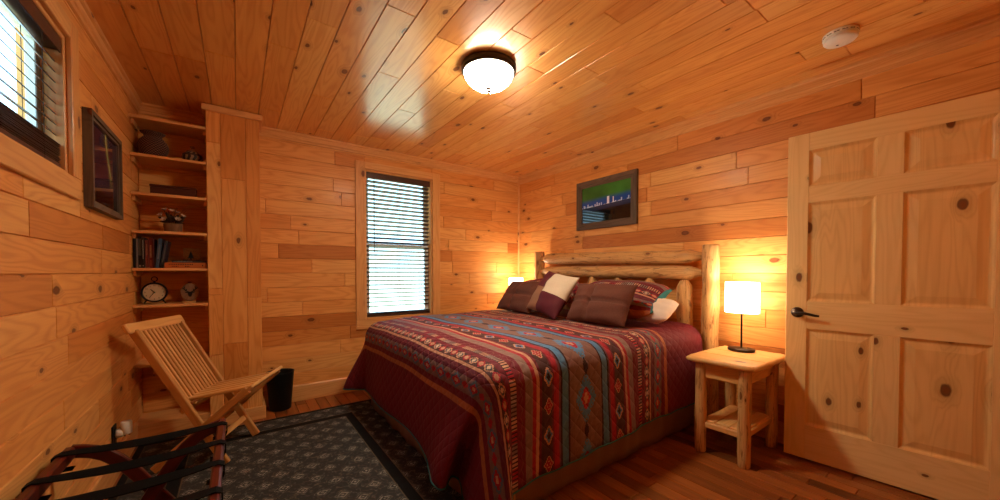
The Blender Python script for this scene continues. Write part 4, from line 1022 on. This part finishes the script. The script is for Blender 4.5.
book('book', Vector((-3.432, -.240, setz(4) + .0405)), .015, .196, .15, FL, cover('cover_slate', (.022, .020, .022), (.04, .036, .036), [(.05, .6, .3, .7, (.24, .22, .2))]), 'thin dark book lying on top of the orange book', 'books on the fifth shelf')
CLEAR = NT('acrylic'); tb = CLEAR.n('ShaderNodeBsdfTransparent'); tb.inputs[0].default_value = (.80, .76, .72, 1); gb = CLEAR.n('ShaderNodeBsdfGlossy'); gb.inputs['Roughness'].default_value = .1; mm = CLEAR.n('ShaderNodeMixShader'); mm.inputs[0].default_value = .07
CLEAR.L.new(tb.outputs[0], mm.inputs[1]); CLEAR.L.new(gb.outputs[0], mm.inputs[2]); CLEAR.L.new(mm.outputs[0], CLEAR.out.inputs[0])
p = Vector((-3.325, -.165, setz(4) + .0560)); pq = thing('acrylic_plaque', p, 'small clear plaque with a dark pine tree standing on the flat books', 'ornament')
m = MB(); m.box(p + Vector((0, 0, .052)), (.10, .006, .088), None, 0, .001); obj('plate', m, CLEAR.m, pq)
m = MB(); m.box(p + Vector((0, 0, .004)), (.105, .035, .008), None, 0, .002); obj('foot', m, DARKBOX, pq)
m = MB(); tr = [(-.004, .008), (-.004, .02), (-.020, .02), (-.010, .034), (-.015, .034), (-.007, .048), (-.010, .048), (0, .074), (.010, .048), (.007, .048), (.015, .034), (.010, .034), (.020, .02), (.004, .02), (.004, .008)]
m.prism(tr, .003, p + Vector((-.005, -.004, 0)), Matrix(((1, 0, 0), (0, 0, -1), (0, 1, 0))), .2); obj('tree', m, BLACK, pq)
# clock
p = Vector((-3.535, -.175, setz(5))); ck_ = thing('desk_clock', p, 'round black desk clock with cream dial and top ring on the sixth shelf', 'clock')
cc_ = p + Vector((0, 0, .084)); RF = Matrix(((1, 0, 0), (0, 0, -1), (0, 1, 0)))        # local z -> -y (towards room)
FACE = plain('clock_dial', (.58, .44, .27), .6, nscale=18, namt=.08)
m = MB(); m.lathe([(0, -.03), (.060, -.03), (.070, -.02), (.073, 0), (.072, .010), (.067, .014), (.062, .011), (.061, .004)], cc_, RF, 48); obj('case', m, BLACK, ck_)
m = MB(); m.lathe([(.062, .004), (.03, .0042), (0, .0042)], cc_, RF, 40); obj('dial', m, FACE, ck_)
m = MB()
for ang, ln, wd in ((math.radians(90 + 42), .030, .004), (math.radians(-90 - 36), .044, .003)):
    e = cc_ + Vector((math.cos(ang) * ln, -.0075, math.sin(ang) * ln)); m.bar(cc_ + Vector((0, -.0075, 0)), e, wd, .001, (0, 1, 0), 0)
m.lathe([(0, .004), (.005, .004), (.005, .008), (0, .009)], cc_, RF, 12); obj('hands', m, BLACK, ck_)
def text_mesh(s, size):
    cu = bpy.data.curves.new('glyphs', 'FONT'); cu.body = s; cu.size = size; cu.align_x = 'CENTER'; cu.align_y = 'CENTER'; cu.extrude = .0003; cu.resolution_u = 2
    o = bpy.data.objects.new('glyphs', cu); COL.objects.link(o); dg = bpy.context.evaluated_depsgraph_get(); me = bpy.data.meshes.new_from_object(o.evaluated_get(dg))
    vs = [v.co.copy() for v in me.vertices]; fs = [tuple(f.vertices) for f in me.polygons]; bpy.data.objects.remove(o); bpy.data.curves.remove(cu); bpy.data.meshes.remove(me); return vs, fs
m = MB()
for k in range(1, 13):
    vs, fs = text_mesh(str(k), .015); a = PI / 2 - k * PI / 6; cpos = cc_ + Vector((math.cos(a) * .049, -.0055, math.sin(a) * .049))
    for f in fs: m.face([cpos + RF @ vs[i] for i in f])
obj('numerals', m, BLACK, ck_)
m = MB(); rc = cc_ + Vector((0, .008, .096)); m.tube([rc + Vector((math.cos(a) * .016, 0, math.sin(a) * .016)) for a in [i / 20 * 2 * PI for i in range(21)]], .003, 8)
m.lathe([(.006, .070), (.006, .078), (.004, .082), (0, .083)], cc_ + Vector((0, .008, 0)), None, 12); obj('ring', m, BLACK, ck_)
for sx in (-1, 1):
    m = MB(); m.tube([cc_ + Vector((sx * .042, .01, -.055)), p + Vector((sx * .058, .012, .003))], [.006, .004], 8); obj('foot', m, BLACK, ck_)
# deer plaque
p = Vector((-3.338, -.17, setz(5))); dp = thing('deer_plaque', p, 'round wood slice ornament with a dark deer head beside the clock', 'ornament')
SLICE = wood('wood_slice', (.27, .15, .085), (.17, .085, .045), [(0, (1, 1, 1)), (1, (1, 1, 1))], knots=0., rough=.7, coat=0.)
m = MB(); m.lathe([(0, -.006), (.052, -.006), (.056, -.003), (.056, .004), (.052, .006), (0, .006)], p + Vector((0, 0, .078)), RF, 40, .2, sy=1.18); obj('disc', m, SLICE, dp)
m = MB(); m.box(p + Vector((-.008, 0, .006)), (.075, .030, .012), None, 0, .002); obj('base', m, PINE_TRIM, dp)
m = MB(); c0 = p + Vector((0, -.0065, .078))
def deer(pts): m.prism(pts, .002, c0, RF, .1)
deer([(-.008, -.030), (-.013, -.012), (-.015, .004), (.015, .004), (.013, -.012), (.008, -.030), (0, -.034)])
for sx in (-1, 1):
    deer([(sx * .012, .002), (sx * .030, .006), (sx * .026, -.003), (sx * .014, -.004)])
    for q in ([(.008, .004), (.024, .012), (.034, .026), (.030, .044)], [(.022, .012), (.020, .026)], [(.032, .024), (.044, .034)]):
        m.tube([c0 + Vector((sx * a, -.001, b_)) for a, b_ in q], .0032, 6)
obj('deer_head', m, BLACK, dp, label='dark deer head with antlers')

# ------------------------------------------------------------------ daylight, camera
w = bpy.data.worlds.new('sky'); SC.world = w; w.use_nodes = True; nt = w.node_tree; bg = nt.nodes['Background']
tc = nt.nodes.new('ShaderNodeTexCoord'); sp = nt.nodes.new('ShaderNodeSeparateXYZ'); cr = nt.nodes.new('ShaderNodeValToRGB')
nt.links.new(tc.outputs['Generated'], sp.inputs[0]); mp = nt.nodes.new('ShaderNodeMapRange'); mp.inputs[1].default_value = -1; nt.links.new(sp.outputs[2], mp.inputs[0]); nt.links.new(mp.outputs[0], cr.inputs[0])
cr.color_ramp.elements[0].color = (.60, .70, .50, 1); cr.color_ramp.elements[0].position = .42
e = cr.color_ramp.elements.new(.5); e.color = (.50, .80, .98, 1); cr.color_ramp.elements[-1].color = (.34, .64, 1., 1)
nt.links.new(cr.outputs[0], bg.inputs[0]); bg.inputs[1].default_value = 4.3

cam = bpy.data.cameras.new('camera'); co = bpy.data.objects.new('camera', cam); COL.objects.link(co)
cam.sensor_width = 36; cam.lens = 36 * 362.4 / 1000; cam.shift_y = .0295; cam.clip_start = .05
yaw, pit = .627, -.02
f = Vector((math.sin(yaw) * math.cos(pit), math.cos(yaw) * math.cos(pit), math.sin(pit))); r = Vector((math.cos(yaw), -math.sin(yaw), 0)); u = r.cross(f)
co.matrix_world = Matrix((( r.x, u.x, -f.x, -3.0457), (r.y, u.y, -f.y, -3.7773), (r.z, u.z, -f.z, 1.182), (0, 0, 0, 1)))
SC.camera = co
vs_ = SC.view_settings; vs_.view_transform = 'Standard'; vs_.look = 'None'; vs_.exposure = .45; vs_.gamma = 1.; vs_.use_curve_mapping = False
SC.cycles.use_denoising = True
SC.cycles.max_bounces = 10; SC.cycles.diffuse_bounces = 5; SC.cycles.transparent_max_bounces = 12; SC.cycles.caustics_reflective = False; SC.cycles.caustics_refractive = False
SC.cycles.sample_clamp_indirect = 6.
